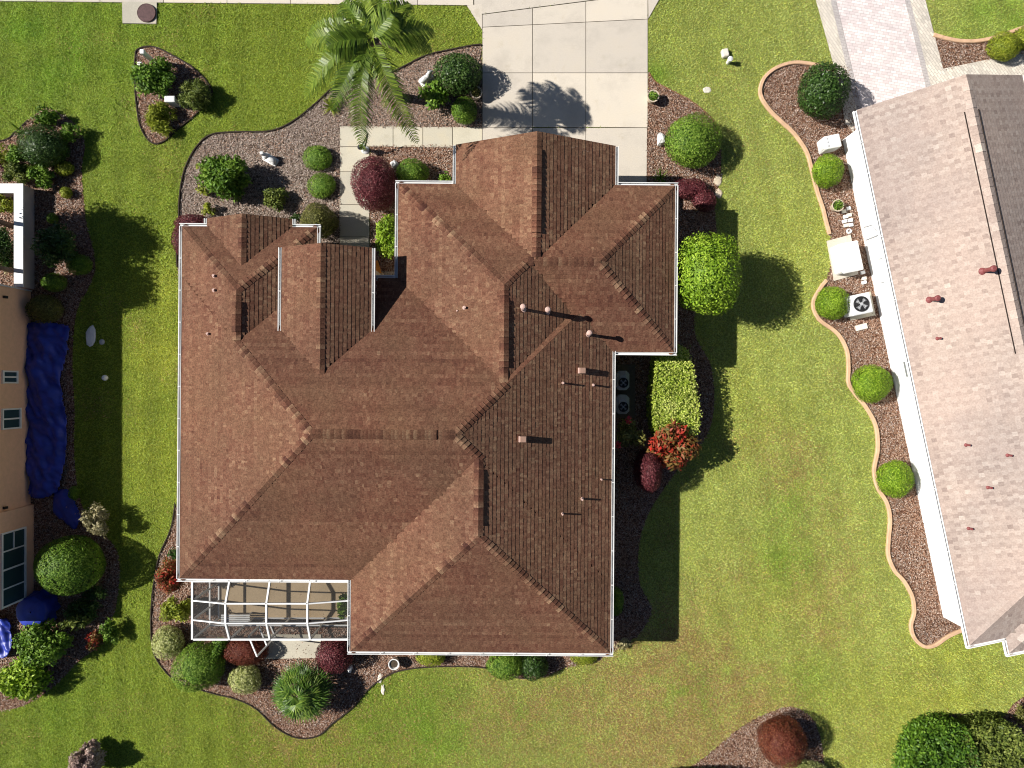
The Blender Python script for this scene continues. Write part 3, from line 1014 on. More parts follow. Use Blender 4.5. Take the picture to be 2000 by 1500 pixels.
# fascia, soffit, rake boards
OUT = [(-11.77, 5.52), (-6.96, 5.52), (-6.96, 3.734), (-4.10, 3.734), (-4.10, 7.10), (5.75, 7.10), (5.75, 1.166), (3.57, 1.166), (3.57, -9.55), (-5.68, -9.55), (-5.68, -7.01), (-11.77, -7.01)][::-1]
mb = MB()
mb.prism(inset(OUT, 0.02), 2.30, 2.36)
for b in (BN['C'], BN['G'], BN['D']):
    mb.prism([(b['W'] + .02, b['N'] - 1.5), (b['E'] - .02, b['N'] - 1.5), (b['E'] - .02, b['N'] - .02), (b['W'] + .02, b['N'] - .02)], b['z'] - .19, b['z'] - .13)
mb.build('soffit', M['white'], house)
mb = MB()
n = len(OUT)
for i in range(n):
    a = Vector((*OUT[i], 0)); c = Vector((*OUT[(i + 1) % n], 0))
    d = (c - a).normalized(); o = Vector((-d.y, d.x, 0)) * 0.008
    mb.bar(a + o + Vector((0, 0, 2.42)), c + o + Vector((0, 0, 2.42)), 0.014, 0.16)
mb.build('fascia', M['white'], house)
for k in 'CDG':
    b = BN[k]; x = (b['W'] + b['E']) / 2; z = b['z'] + .5 * (x - b['W'])
    mb = MB()
    for xe in (b['W'], b['E']):
        mb.bar((xe, b['N'] - .03, b['z'] - .095), (x, b['N'] - .03, z - .095), 0.022, 0.15)
    mb.build('rake_board', M['white'], house)

# walls
def gable_wall(mb, b, y, ins, z0=0.0):
    x0 = b['W'] + ins; x1 = b['E'] - ins; xm = (x0 + x1) / 2
    ze = b['z'] + .5 * ins - .1; zm = b['z'] + .5 * (xm - b['W']) - .1
    pr = [(x0, z0), (x1, z0), (x1, ze), (xm, zm), (x0, ze)]
    vs = [(p[0], y, p[1]) for p in pr] + [(p[0], y - .14, p[1]) for p in pr]
    mb.raw(vs, [(4, 3, 2, 1, 0), (5, 6, 7, 8, 9)] + [(i, (i + 1) % 5, 5 + (i + 1) % 5, 5 + i) for i in range(5)])


mb = MB()
mb.prism(inset(OUT, 0.42), 0.0, 2.33)
gable_wall(mb, BN['G'], 8.05, .40)
mb.box((-1.59, 7.3, 1.16), (0.14, 1.2, 2.32)); mb.box((3.13, 7.3, 1.16), (0.14, 1.2, 2.32))
gable_wall(mb, BN['C'], 5.45, .30)
gable_wall(mb, BN['D'], 4.2, .25, 2.6)
mb.build('wall', M['stucco_cream'], house)
for x in (-7.5, -5.25):
    mb = MB(); mb.box((x, 4.05, 1.4), (0.3, 0.3, 2.8)); mb.box((x, 4.05, 0.12), (0.42, 0.42, 0.24)); mb.box((x, 4.05, 2.6), (0.4, 0.4, 0.16))
    mb.build('porch_column', M['stucco_cream'], house)
gd = MB()
for i in range(4):
    gd.box((0.78, 8.075, 0.06 + 0.275 + i * .55), (3.9, 0.06, 0.535), bev=0.01)
gd = gd.build('garage_door', M['white'], house)
mb = MB(); mb.box((-6.4, 3.34, 1.08), (1.0, 0.07, 2.1)); door = mb.build('door', M['wood_door'], house)
mb = MB(); mb.tube([(-6.05, 3.42, 1.0), (-6.05, 3.42, 1.15)], 0.02); mb.build('handle', M['black'], door)


def window(parent, c, w, h, axis, fm=None):
    """axis = outward direction of the wall"""
    o = Vector(axis); s = Vector((-o.y, o.x, 0)); c = Vector(c)
    def bx(m, a, b, dx, wz, t): m.bar(c + s * a[0] + Vector((0, 0, a[1])) + o * dx, c + s * b[0] + Vector((0, 0, b[1])) + o * dx, t, wz)
    f = MB(); t = 0.07
    for a, b2 in (((-w / 2, -h / 2), (w / 2, -h / 2)), ((-w / 2, h / 2), (w / 2, h / 2))):
        bx(f, (a[0] - t / 2, a[1]), (b2[0] + t / 2, b2[1]), 0.03, t, t)
    for xx in (-w / 2, 0.0, w / 2):
        f.bar(c + s * xx + o * 0.028 + Vector((0, 0, -h / 2 + t / 2)), c + s * xx + o * 0.028 + Vector((0, 0, h / 2 - t / 2)), t * .8, t * .8)
    wo = f.build('window', fm or M['white'], parent)
    p = MB(); p.bar(c - s * (w / 2 - .02) + o * .008, c + s * (w / 2 - .02) + o * .008, 0.02, h - .03)
    p.build('pane', M['glass'], wo)
    return wo


for c, w, h, ax in [((-11.35, 2.5, 1.4), 1.5, 1.2, (-1, 0, 0)), ((-11.35, -1.5, 1.4), 1.5, 1.2, (-1, 0, 0)), ((-11.35, -4.6, 1.4), 1.2, 1.2, (-1, 0, 0)),
                    ((-9.37, 5.46, 1.4), 1.6, 1.3, (0, 1, 0)), ((5.33, 4.0, 1.4), 1.0, 1.1, (1, 0, 0)), ((3.15, -3.0, 1.4), 1.2, 1.1, (1, 0, 0)), ((3.15, -7.0, 1.4), 1.6, 1.2, (1, 0, 0)),
                    ((-3.0, -9.13, 1.4), 1.6, 1.2, (0, -1, 0)), ((0.8, -9.13, 1.4), 1.6, 1.2, (0, -1, 0)), ((-3.68, 5.6, 1.4), 1.2, 1.2, (-1, 0, 0))]:
    window(house, c, w, h, ax)

# gutters
def gut(segs):
    for a, b, o, z in segs:
        m = MB(); gutter(m, a, b, o, z); m.build('gutter', M['gutter'], house)


zg = 2.53
gut([((-11.77, -7.01), (-11.77, 5.52), (-1, 0), zg), ((-11.875, 5.52), (-10.89, 5.52), (0, 1), zg), ((-7.85, 5.52), (-6.855, 5.52), (0, 1), zg), ((-6.96, 4.4), (-6.96, 5.52), (1, 0), zg),
     ((-10.89, 5.62), (-10.89, 5.81), (-1, 0), zg), ((-7.85, 5.62), (-7.85, 5.81), (1, 0), zg),
     ((-7.92, 1.62), (-7.92, 4.61), (-1, 0), 3.50), ((-4.82, 1.55), (-4.82, 4.61), (1, 0), 3.50),
     ((-5.6, 3.734), (-4.205, 3.734), (0, 1), zg), ((-4.10, 3.734), (-4.10, 7.10), (-1, 0), zg), ((-4.205, 7.10), (-2.165, 7.10), (0, 1), zg), ((-2.06, 7.1), (-2.06, 8.48), (-1, 0), zg),
     ((3.62, 7.1), (3.62, 8.48), (1, 0), zg), ((3.725, 7.10), (5.855, 7.10), (0, 1), zg), ((5.75, 1.166), (5.75, 7.10), (1, 0), zg), ((3.675, 1.166), (5.855, 1.166), (0, -1), zg),
     ((3.57, -9.55), (3.57, 1.4), (1, 0), zg), ((-5.785, -9.55), (3.675, -9.55), (0, -1), zg), ((-5.68, -9.55), (-5.68, -7.01), (-1, 0), zg), ((-11.875, -7.01), (-5.785, -7.01), (0, -1), zg)])
for x, y in ((-11.62, 5.3), (-11.6, -6.75), (3.3, -9.35), (5.5, 1.35), (-3.95, 6.9), (5.5, 6.95)):
    m = MB(); m.bar((x, y, 0.0), (x, y, 2.40), 0.07, 0.09); m.build('downspout', M['white'], house)

# vents and pipes through the roof
ca, sa = math.cos(R(0.45)), math.sin(R(0.45))
def on_roof(rf, px, py, unrot=True):
    z = 3.5
    for _ in range(8):
        x, y, _z = P(px, py, z)
        if unrot: x, y = x * ca - y * sa, x * sa + y * ca
        z = rf.z(x, y)
    return Vector((x, y, z))


def pipe_vent(parent, base, h, r, mat, cap=True):
    m = MB(); m.lathe(base - Vector((0, 0, .06)), [(r * 2.2, 0), (r * 2.2, .04), (r, .1), (r, h + .06)], 12)
    o = m.build('vent_pipe', mat, parent)
    if cap:
        c = MB(); c.lathe(base + Vector((0, 0, h)), [(r * .9, -.02), (r * 1.75, .0), (r * 1.8, .05), (r * 1.2, .1), (r * .3, .115)], 14)
        c.build('cap', M['vent_pink'], o)
    return o


for px, py, h in ((1021, 604, .75), (1068, 609, .70), (1147, 653, .72)):
    pipe_vent(house, on_roof(RF, px, py), h, .055, M['vent_pink'])
for px, py, h, r in ((1099, 748, .28, .032), (1158, 752, .22, .034), (1136, 974, .25, .036), (1098, 1003, .24, .028), (1174, 936, .18, .026), (908, 601, .14, .04), (419, 539, .14, .04), (419, 567, .14, .04), (407, 652, .14, .036), (893, 607, .06, .02)):
    pipe_vent(house, on_roof(RF, px, py), h, r, M['vent_pink'], False)
for px, py in ((1137, 724), (1022, 857)):
    q = on_roof(RF, px, py)
    m = MB(); m.box(q + Vector((0, 0, .12)), (0.22, 0.2, 0.36), bev=0.02)
    o = m.build('box_vent', M['vent_brown'], house)
    m = MB(); m.box(q + Vector((-.13, 0, .1)), (0.05, 0.2, 0.3), bev=.01); m.build('vent_hood', M['vent_pink'], o)

# ---------------------------------------------- screen enclosure
enc = empty('screen_enclosure', P(528, 1170, 0))
tag(enc, 'white framed pool cage with dark screens attached to the back of the brown roof', 'enclosure')
e0 = Vector(enc.location)
def el(v): return Vector(v) - e0
x0, y1 = P2(374, 1136, 2.5); x1 = P2(684, 0, 2.5)[0]; y0 = P2(0, 1250, 2.5)[1]
bx_ = [x0] + [P2(p, 0, 2.5)[0] for p in (447, 526, 605)] + [x1]
ty = [0, .333, .666, 1.0]
zt = [2.42, 2.78, 2.78, 2.42]
zof = lambda t: float(np.interp(t, ty, zt))
yy = [y1 + (y0 - y1) * t for t in ty]
for i, x in enumerate(bx_):
    m = MB(); flat = i in (0, 4)
    for k in range(3):
        za, zb_ = (2.42, 2.42) if flat else (zt[k], zt[k + 1])
        m.bar(el((x, yy[k], za)), el((x, yy[k + 1], zb_)), 0.062, 0.1)
    m.build('roof_beam', M['white'], enc)
for k, y in enumerate(yy):
    for i in range(4):
        m = MB()
        za = zt[k] if i else 2.42; zb_ = zt[k] if i < 3 else 2.42
        g = 0.04
        m.bar(el((bx_[i] + g, y, za)), el((bx_[i + 1] - g, y, zb_)), 0.065 if k in (0, 3) else 0.046, 0.09)
        m.build('purlin', M['white'], enc)
for i, x in enumerate(bx_[:-1]):
    m = MB(); m.bar(el((x, y0, 0.0)), el((x, y0, 2.37)), 0.06); m.build('post', M['white'], enc)
m = MB(); m.bar(el((x0, yy[1], 0)), el((x0, yy[1], 2.37)), .06); m.build('post', M['white'], enc)
m = MB(); m.bar(el((x0, yy[2], 0)), el((x0, yy[2], 2.37)), .06); m.build('post', M['white'], enc)
for zz in (0.12, 0.95):
    m = MB(); m.bar(el((x0 + .04, y0, zz)), el((x1, y0, zz)), .055); m.build('wall_rail', M['white'], enc)
    m = MB(); m.bar(el((x0, y0 + .04, zz)), el((x0, y1, zz)), .055); m.build('wall_rail', M['white'], enc)
m = MB()
for i in range(4):
    for k in range(3):
        za = lambda ii, kk: 2.42 if ii in (0, 4) else zt[kk]
        m.poly([el((bx_[i], yy[k + 1], za(i, k + 1))), el((bx_[i + 1], yy[k + 1], za(i + 1, k + 1))), el((bx_[i + 1], yy[k], za(i + 1, k))), el((bx_[i], yy[k], za(i, k)))])
m.build('roof_screen', M['screen'], enc)
m = MB(); m.poly([el((x0, y0, 0.1)), el((x1, y0, .1)), el((x1, y0, 2.4)), el((x0, y0, 2.4))]); m.poly([el((x0, y1, 0.1)), el((x0, y0, .1)), el((x0, y0, 2.4)), el((x0, y1, 2.4))])
m.build('wall_screen', M['screen'], enc)
for a, bq in (((x0, y0, .2), (bx_[1], y0, 2.3)),):
    pass
# open screen door leaning out
dx0 = P2(502, 0, 1.2)[0]; dr = MB()
dpt = [(dx0, y0 - .02, .06), (dx0 + .30, y0 - .75, .06), (dx0 + .30, y0 - .75, 2.05), (dx0, y0 - .02, 2.05)]
for i in range(4): dr.bar(el(dpt[i]), el(dpt[(i + 1) % 4]), .05)
dr.bar(el((dx0, y0 - .02, 1.0)), el((dx0 + .30, y0 - .75, 1.0)), .05)
dr.build('screen_door', M['white'], enc)

# ---------------------------------------------- the pink roofed house on the right
uo = Vector((12.24, 9.74)); ud = Vector((16.25 - 12.24, -9.25 - 9.74)); LEN = ud.length; ang = math.atan2(ud.y, ud.x) + math.pi / 2   # rotation from -Y
rh = empty('house', (uo.x, uo.y, 0), ang)
tag(rh, 'house with a pale pink tile roof and bright white wall', 'house')
# local: -y runs along the eave to the south, +x runs up the slope
RB = [dict(n='a', W=0, E=6.04, N=0.0, S=-LEN - .05, z=2.5, p=dict(W=.5, E=.5, S=.5)),
      dict(n='b', W=1.32, E=13.0, N=-8.0, S=-LEN - .62, z=2.5, p=dict(W=.5, E=.5, S=.5, N=.5))]
RR = Roof(RB)
rroof = roof_mesh(RR, 0.17, 0.15, 0.007, 'roof', M['pink_tile'], rh, 0.7, sig=.11, alt=.13)
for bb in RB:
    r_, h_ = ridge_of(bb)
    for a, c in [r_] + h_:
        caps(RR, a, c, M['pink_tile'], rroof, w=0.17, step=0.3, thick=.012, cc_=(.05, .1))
(pa_, pb_), _ = ridge_of(RB[0])
m = MB()
m.bar((pa_[0] - .24, -9.5, pa_[2] - .105), (pa_[0] - .24, -1.2, pa_[2] - .105), .025, .03); m.bar((pa_[0] + .24, -9.5, pa_[2] - .105), (pa_[0] + .24, -1.2, pa_[2] - .105), .03, .035)
m.build('ridge_vent', M['dark_vent'], rroof)
m = MB()
ww = [(0.60, -0.35), (5.44, -0.35), (5.44, -7.5), (12.4, -8.6), (12.4, -LEN - .2), (1.9, -LEN - .2), (1.9, -LEN + .03), (0.60, -LEN + .03)]
m.prism(ww[::-1], 0.0, 2.42)
b0 = RB[0]; xm = 3.02
pr = [(0.6, 2.4), (5.44, 2.4), (5.44, 2.7), (xm, 3.92), (0.6, 2.7)]
m.raw([(p[0], -.36, p[1]) for p in pr] + [(p[0], -.5, p[1]) for p in pr], [(4, 3, 2, 1, 0), (5, 6, 7, 8, 9)] + [(i, (i + 1) % 5, 5 + (i + 1) % 5, 5 + i) for i in range(5)])
m.build('wall', M['stucco_white'], rh)
m = MB()
m.prism([(0.02, -.1), (6.02, -.1), (6.02, -8.0), (6.0, -LEN), (0.02, -LEN)][::-1], 2.34, 2.40)
m.prism([(1.34, -8.0), (12.9, -8.0), (12.9, -LEN - .6), (1.34, -LEN - .6)][::-1], 2.330, 2.338)
m.build('soffit', M['white'], rh)
def rgut(a, b, o):
    m = MB(); gutter(m, a, b, o, 2.53); return m.build('gutter', M['white'], rh)
rgut((0, -LEN - .05), (0, -0.02), (-1, 0)); rgut((-.1, -LEN - .05), (1.32, -LEN - .05), (0, -1)); rgut((6.04, -8.0), (6.04, -.02), (1, 0)); rgut((1.32, -LEN - .62), (1.32, -LEN - .16), (-1, 0)); rgut((1.22, -LEN - .62), (13, -LEN - .62), (0, -1))
m = MB(); m.bar((.03, -.03, 2.41), (3.02, -.03, 3.905), .02, .13); m.bar((6.01, -.03, 2.41), (3.02, -.03, 3.905), .02, .13)
m.build('rake_board', M['white'], rh)
m = MB(); m.bar((0.025, -LEN, 2.42), (.025, -.02, 2.42), .02, .15); m.build('fascia', M['light_grey'], rh)
# wall bits: louvre grille, outlet, corner joints
def loc(px, py, z):
    q = Vector(P2(px, py, z)) - uo
    return Vector((q.x * math.cos(-ang) - q.y * math.sin(-ang), q.x * math.sin(-ang) + q.y * math.cos(-ang), z))
q = loc(1766, 726, 1.9)
m = MB()
m.box((.585, q.y, 1.55), (.03, .56, 1.0))
for k in range(9): m.box((.563, q.y, 1.12 + k * .108), (.02, .5, .05))
m.build('louvre', M['grille'], rh)
q = loc(1813, 938, 1.7)
m = MB()
for k in range(3): m.box((.575, q.y - .12 + .12 * k, 1.55), (.05, .06, .42))
m.build('wall_grille', M['grille'], rh)
for px, py, z in ((1725, 500, 1.0), (1736, 545, .8)):
    q = loc(px, py, z); m = MB(); m.box((.57, q.y, z), (.06, .16, .22), bev=.01); m.build('meter_box', M['light_grey'], rh)
m = MB(); q1 = loc(1700, 462, 1.2); m.tube([(.56, q1.y, 0.25), (.55, q1.y, 1.5), (.52, q1.y + .05, 2.3)], .018); m.tube([(.55, q1.y + .5, .3), (.55, q1.y + .45, .9), (.55, q1.y + .1, 1.2)], .012)
m.build('cable', M['grey_metal'], rh)
for yj in (-3.1, -8.9):
    m = MB(); m.bar((.594, yj, 0.0), (.594, yj, 2.33), .016, .02); m.build('downspout' if yj > -5 else 'wall_joint', M['light_grey'], rh)


def on_roof_r(px, py):
    z = 3.3
    for _ in range(8):
        q = loc(px, py, z); z = RR.z(q.x, q.y)
    return Vector((q.x, q.y, z))


for px, py, h, r in ((1922, 529, .50, .075), (1818, 585, .42, .07)):
    q = on_roof_r(px, py)
    m = MB(); m.lathe(q - Vector((0, 0, .08)), [(r * 2.1, 0), (r * 2.0, .05), (r, .12), (r, h)], 12)
    m.lathe(q + Vector((0, 0, h - .09)), [(r * .9, 0), (r * 1.45, .03), (r * 1.5, .1), (r * .9, .14)], 12)
    m.build('vent_pipe', M['vent_red'], rh)
for px, py in ((1832, 661), (1888, 869), (1969, 889), (1931, 952), (1893, 1032)):
    q = on_roof_r(px, py); m = MB(); m.lathe(q - Vector((0, 0, .05)), [(.08, 0), (.075, .04), (.038, .08), (.038, .22)], 10); m.build('vent_pipe', M['vent_red'], rh)

# ---------------------------------------------- the peach house on the left
lh = empty('house', (-22.0, -2.3, 0))
tag(lh, 'peach stucco house with white framed windows at the left edge', 'house')
def ll(x, y, z=0): return Vector((x + 22.0, y + 2.3, z))
m = MB()
xw = -18.78
out = [(-30, 3.62), (xw, 3.62), (xw, -4.7), (xw + .12, -4.7), (xw + .12, -8.25), (-30, -8.25)]
m.prism([ll(*p)[:2] for p in out][::-1], 0.0, 2.55)
m.build('wall', M['stucco_peach'], lh)
m = MB(); m.prism([(ll(-30, 0).x, ll(0, -8.7).y), (ll(-18.30, 0).x, ll(0, -8.7).y), (ll(-18.30, 0).x, ll(0, 4.05).y), (ll(-30, 0).x, ll(0, 4.05).y)], 2.50, 2.56)
m.build('soffit', M['white'], lh)
LB = [dict(n='l', W=ll(-30.0, 0).x, E=ll(-18.28, 0).x, N=ll(0, 4.07).y, S=ll(0, -8.72).y, z=2.62, p=dict(W=.5, E=.5, N=.5, S=.5))]
LR = Roof(LB)
lroof = roof_mesh(LR, 0.29, 0.3, 0.025, 'roof', M['pink_tile'], lh, .75)
m = MB(); m.bar(ll(-18.27, -8.7, 2.56), ll(-18.27, 4.05, 2.56), .02, .15); m.bar(ll(-30, 4.08, 2.56), ll(-18.26, 4.08, 2.56), .02, .15); m.build('fascia', M['white'], lh)
m = MB(); m.bar(ll(xw + .014, 3.634, .0), ll(xw + .014, 3.634, 2.5), .05, .05); m.build('corner_trim', M['light_grey'], lh)
window(lh, ll(xw, P2(0, 737)[1], 1.22), .42, .75, (1, 0, 0))
window(lh, ll(xw, P2(0, 815)[1], 1.15), .72, .95, (1, 0, 0))
yb = P2(0, 1092)[1]
wb = window(lh, ll(xw + .12, yb, 1.2), 2.7, 1.25, (1, 0, 0))
m = MB()
for k in (-.70, .68): m.bar(ll(xw + .148, yb + k, .62), ll(xw + .148, yb + k, 1.78), .045, .045)
m.bar(ll(xw + .15, yb + .72, 1.2), ll(xw + .15, yb + 1.3, 1.2), .04, .04)
m.build('muntin', M['white'], wb)
for px, py in ((2, 580), (2, 992)):
    q = ll(xw + .05, P2(0, py)[1] * .945, 1.5); m = MB(); m.box(q, (.1, .09, .16)); m.build('wall_lamp', M['black'], lh)

# courtyard wall
cw = empty('courtyard_wall', (-19.0, 5.5, 0))
tag(cw, 'low courtyard wall with a white coping beside the peach house', 'wall')
def cl(x, y, z=0): return Vector((x + 19.0, y - 5.5, z))
yt = P2(0, 368, .7)[1]
m = MB(); m.prism([cl(-18.94, 3.70)[:2], cl(-18.64, 3.70)[:2], cl(-18.64, yt + .15)[:2], cl(-26, yt + .15)[:2], cl(-26, yt - .15)[:2], cl(-18.94, yt - .15)[:2]], 0, .66)
m.build('wall', M['stucco_grey'], cw)
m = MB(); m.prism([cl(-18.96, 3.69)[:2], cl(-18.61, 3.69)[:2], cl(-18.61, yt + .18)[:2], cl(-26, yt + .18)[:2], cl(-26, yt - .18)[:2], cl(-18.96, yt - .18)[:2]], .66, .72)
m.build('coping', M['white'], cw)



# ------------------------------------------------------------------ plants
def unit(a):
    return a / np.maximum(np.linalg.norm(a, axis=1, keepdims=True), 1e-9)


def leaf_quads(p, nrm, L, W, lift=(0.15, 0.8), down=0.0):
    """rhombic leaves growing from points p with outward normals nrm"""
    n = len(p)
    t = rng.normal(size=(n, 3)); t -= (t * nrm).sum(1, keepdims=True) * nrm; t = unit(t)
    a = rng.uniform(lift[0], lift[1], n)[:, None]
    d = unit(t * np.cos(a) + nrm * np.sin(a) + np.array([0, 0, -down]))
    s = unit(np.cross(d, nrm) + 0.35 * rng.normal(size=(n, 3)))
    s = unit(s - (s * d).sum(1, keepdims=True) * d)
    l = (L * rng.uniform(.6, 1.3, n))[:, None]; w = (W * rng.uniform(.7, 1.25, n))[:, None]
    up = np.cross(s, d)
    up *= np.sign((up * nrm).sum(1, keepdims=True) + 1e-9)
    b = p; tip = p + d * l - up * l * .08
    m1 = p + d * l * .5 + s * w * .5 + up * l * .06; m2 = p + d * l * .5 - s * w * .5 + up * l * .06
    return np.stack([b, m1, tip, m2], 1).reshape(-1, 3)


def sphere_dirs(n):
    v = rng.normal(size=(n, 3)); return unit(v)


def lumps(d, k=5, amp=.08, seed=0):
    r = np.random.default_rng(seed); q = np.zeros(len(d))
    for _ in range(k):
        a = unit(r.normal(size=(1, 3)))[0]
        q += np.cos((d @ a) * r.uniform(3, 6) + r.uniform(0, 6)) * amp / math.sqrt(k)
    return q


_pid = [0]
def finish(name, V, tint, mat, origin, parent=None, extra=None):
    V = V - np.array(origin)
    me = np_mesh(name, V, 4, tint)
    o = link(name, me, mat, parent)
    if parent is None: o.location = origin
    return o


def core_quads(c, r, n=10, m=6, k=.70):
    """inner mass of twigs and leaves so no daylight shows through the middle"""
    q = []
    for i in range(m):
        for j in range(n):
            for (a, b) in ((i, j), (i, j + 1), (i + 1, j + 1), (i + 1, j)):
                th = math.pi * a / m; ph = 2 * math.pi * b / n
                q.append((c[0] + k * r[0] * math.sin(th) * math.cos(ph), c[1] + k * r[1] * math.sin(th) * math.sin(ph), max(0.01, c[2] + k * r[2] * math.cos(th))))
    return np.array(q)


def ball(px, py, rx, ry, h, mat, label, cat='shrub', name='round_shrub', group=None, L=.075, W=.04, dens=1.0, zlow=0.0, amp=.05, tintb=0.0, depth=.17, lift=(-.08, .55)):
    """clipped shrub: rx, ry in photograph pixels, h height in metres, zlow the underside"""
    _pid[0] += 1
    rz = (h - zlow) / 2 * (1.0 if zlow > .3 else 1.06); zc = h - rz
    x, y, _ = P(px, py, zc); k = S * (1 - zc / H)
    r = np.array([rx * k, ry * k, rz])
    A = 4 * math.pi * (((r[0] * r[1]) ** 1.6 + (r[0] * r[2]) ** 1.6 + (r[1] * r[2]) ** 1.6) / 3) ** (1 / 1.6)
    n = int(min(16000, dens * 2.3 * A / (L * W)))
    d = sphere_dirs(n)
    q = 1 + lumps(d, 6, amp, _pid[0]) + rng.uniform(-depth, 0.0, n)
    p = d * r * q[:, None] + np.array([x, y, zc])
    nrm = unit(d / r)
    keep = p[:, 2] > 0.02
    p, nrm = p[keep], nrm[keep]
    V = leaf_quads(p, nrm, L, W, lift)
    tint = np.clip(rng.normal(.5 + tintb, .27, len(p)) + .25 * (vnoise(p[:, 0] * 3 + p[:, 2], p[:, 1] * 3, .7) - .5), 0, 1)
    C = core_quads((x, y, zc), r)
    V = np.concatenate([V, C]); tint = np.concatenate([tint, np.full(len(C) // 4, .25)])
    V[:, 2] = np.maximum(V[:, 2], 0.0)
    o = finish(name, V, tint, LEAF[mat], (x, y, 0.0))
    return tag(o, label, cat, group)


def loose(px, py, rx, ry, h, mat, label, cat='shrub', name='leafy_shrub', group=None, L=.15, W=.07, clumps=16, dens=1.0, mat2=None, zlow=0.0, parent=None, down=.15, up_bias=0.3, tintb=0.0):
    """open shrub made of many leaf clusters"""
    _pid[0] += 1
    rr = random.Random(_pid[0])
    zc = zlow + (h - zlow) * .55
    x, y, _ = P(px, py, zc); k = S * (1 - zc / H)
    R_ = np.array([rx * k, ry * k, (h - zlow) * .5])
    Vs = []; Ts = []
    for i in range(clumps):
        a = rr.uniform(0, 2 * math.pi); q = math.sqrt(rr.random()) * .78; zz = rr.uniform(-.75, .85)
        sc = math.sqrt(max(.15, 1 - zz * zz * .8))
        c = np.array([x + R_[0] * q * sc * math.cos(a), y + R_[1] * q * sc * math.sin(a), zc + R_[2] * zz * .8])
        cr = R_ * rr.uniform(.26, .42)
        cr[2] = max(cr[2], .5 * min(cr[0], cr[1]))
        A = 4 * math.pi * (cr.prod()) ** (2 / 3)
        n = int(max(14, dens * 1.5 * A / (L * W)))
        d = sphere_dirs(n); d[:, 2] = np.abs(d[:, 2]) * (1 - up_bias) + d[:, 2] * up_bias
        d = unit(d)
        p = c + d * cr * rng.uniform(.35, 1.0, n)[:, None]
        keep = p[:, 2] > .03
        p = p[keep]; d = d[keep]
        Vs.append(leaf_quads(p, unit(d + np.array([0, 0, .35])), L, W, (-.1, .8), down))
        Ts.append(np.clip(rng.normal(.5 + tintb + rr.uniform(-.24, .24), .17, len(p)), 0, 1))
    # stems from the ground
    st = []
    for i in range(6):
        a = rr.uniform(0, 6.28); b = np.array([x + .06 * math.cos(a), y + .06 * math.sin(a), 0.0]); t = np.array([x + R_[0] * .6 * math.cos(a), y + R_[1] * .6 * math.sin(a), zc])
        s = np.array([-math.sin(a), math.cos(a), 0]) * .012
        st += [b - s, b + s, t + s * .6, t - s * .6]
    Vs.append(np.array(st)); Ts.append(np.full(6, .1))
    V = np.concatenate(Vs); T = np.concatenate(Ts)
    V[:, 2] = np.maximum(V[:, 2], 0.004)
    o = finish(name, V, T, LEAF[mat], (x, y, 0.0) if parent is None else (0, 0, 0), parent)
    if parent is None: tag(o, label, cat, group)
    return o


def spiky(px, py, r, h, mat, label, cat='plant', name='spiky_plant', group=None, blades=60, width=.05, droop=.5, spread=(0.15, 1.3)):
    """rosette of arching strap leaves"""
    x, y, _ = P(px, py, h * .4); k = S * (1 - h * .4 / H)
    L = r * k
    V = []; T = []
    for i in range(blades):
        a = random.uniform(0, 2 * math.pi); el_ = random.uniform(*spread); l = L * random.uniform(.75, 1.15) / max(.55, math.cos(el_ * .6))
        dx, dy = math.cos(a), math.sin(a); sx, sy = -dy, dx
        pts = []
        for s in (0, .35, .7, 1.0):
            rad = l * s * math.cos(el_) + l * .18 * s * s * droop
            z = l * s * math.sin(el_) * (h / max(L, .01)) * .9 - droop * l * s * s * .35
            w = width * (.55 + .9 * s) if s < .4 else width * 1.15 * (1.0 - s) ** .7
            pts.append((np.array([x + dx * rad, y + dy * rad, max(.01, z + .03)]), w))
        t = min(1, max(0, random.gauss(.5, .2)))
        for j in range(3):
            (p, w), (q, v) = pts[j], pts[j + 1]
            sv = np.array([sx, sy, 0])
            V += [p - sv * w / 2, p + sv * w / 2, q + sv * v / 2, q - sv * v / 2]; T.append(t)
    o = finish(name, np.array(V), np.array(T), LEAF[mat], (x, y, 0))
    return tag(o, label, cat, group)


G = 'round clipped shrubs'
GR = 'bright green ball shrubs along the white wall'
ball(1617, 334, 31, 32, 1.05, 'bright', 'bright green ball shrub by the white utility box, uppermost along the white wall', group=GR, L=.06, W=.03)
ball(1625, 591, 32, 33, 1.0, 'bright', 'bright green ball shrub beside the fan unit at the white wall', group=GR, L=.06, W=.03)
ball(1702, 749, 38, 38, 1.15, 'bright', 'largest bright green ball shrub in the middle of the wavy curb bed', group=GR, L=.06, W=.03)
ball(1748, 935, 35, 37, 1.1, 'bright', 'bright green ball shrub, lowest along the white wall', group=GR, L=.06, W=.03)
ball(1961, 91, 31, 28, .9, 'lime', 'yellow green ball shrub on the small mulch bed in the top right corner', L=.06, W=.03)
ball(2004, 73, 24, 22, .8, 'lime', 'yellow green shrub cut by the right edge near the top corner', L=.06, W=.03)
ball(1608, 176, 49, 53, 1.75, 'dark', 'big dark green round shrub where the curb meets the paver drive', L=.085, W=.05, amp=.04)
ball(1352, 276, 54, 52, 1.55, 'green', 'big fresh green round shrub right of the concrete driveway', L=.07, W=.035, tintb=.22)
ball(620, 308, 29, 25, .5, 'green', 'small clipped green ball, upper one of the pair beside the walkway', L=.055, W=.028, tintb=.12)
ball(628, 363, 27, 26, .5, 'green', 'small clipped green ball, lower one of the pair beside the walkway', L=.055, W=.028, tintb=.12)
ball(624, 431, 34, 34, 1.7, 'olive', 'brownish olive clipped shrub at the house corner left of the walkway', L=.055, W=.03, dens=.9)
ball(731, 359, 46, 54, 1.8, 'burgundy', 'tall burgundy clipped shrub at the bend of the entry walkway', L=.06, W=.032, dens=.95)
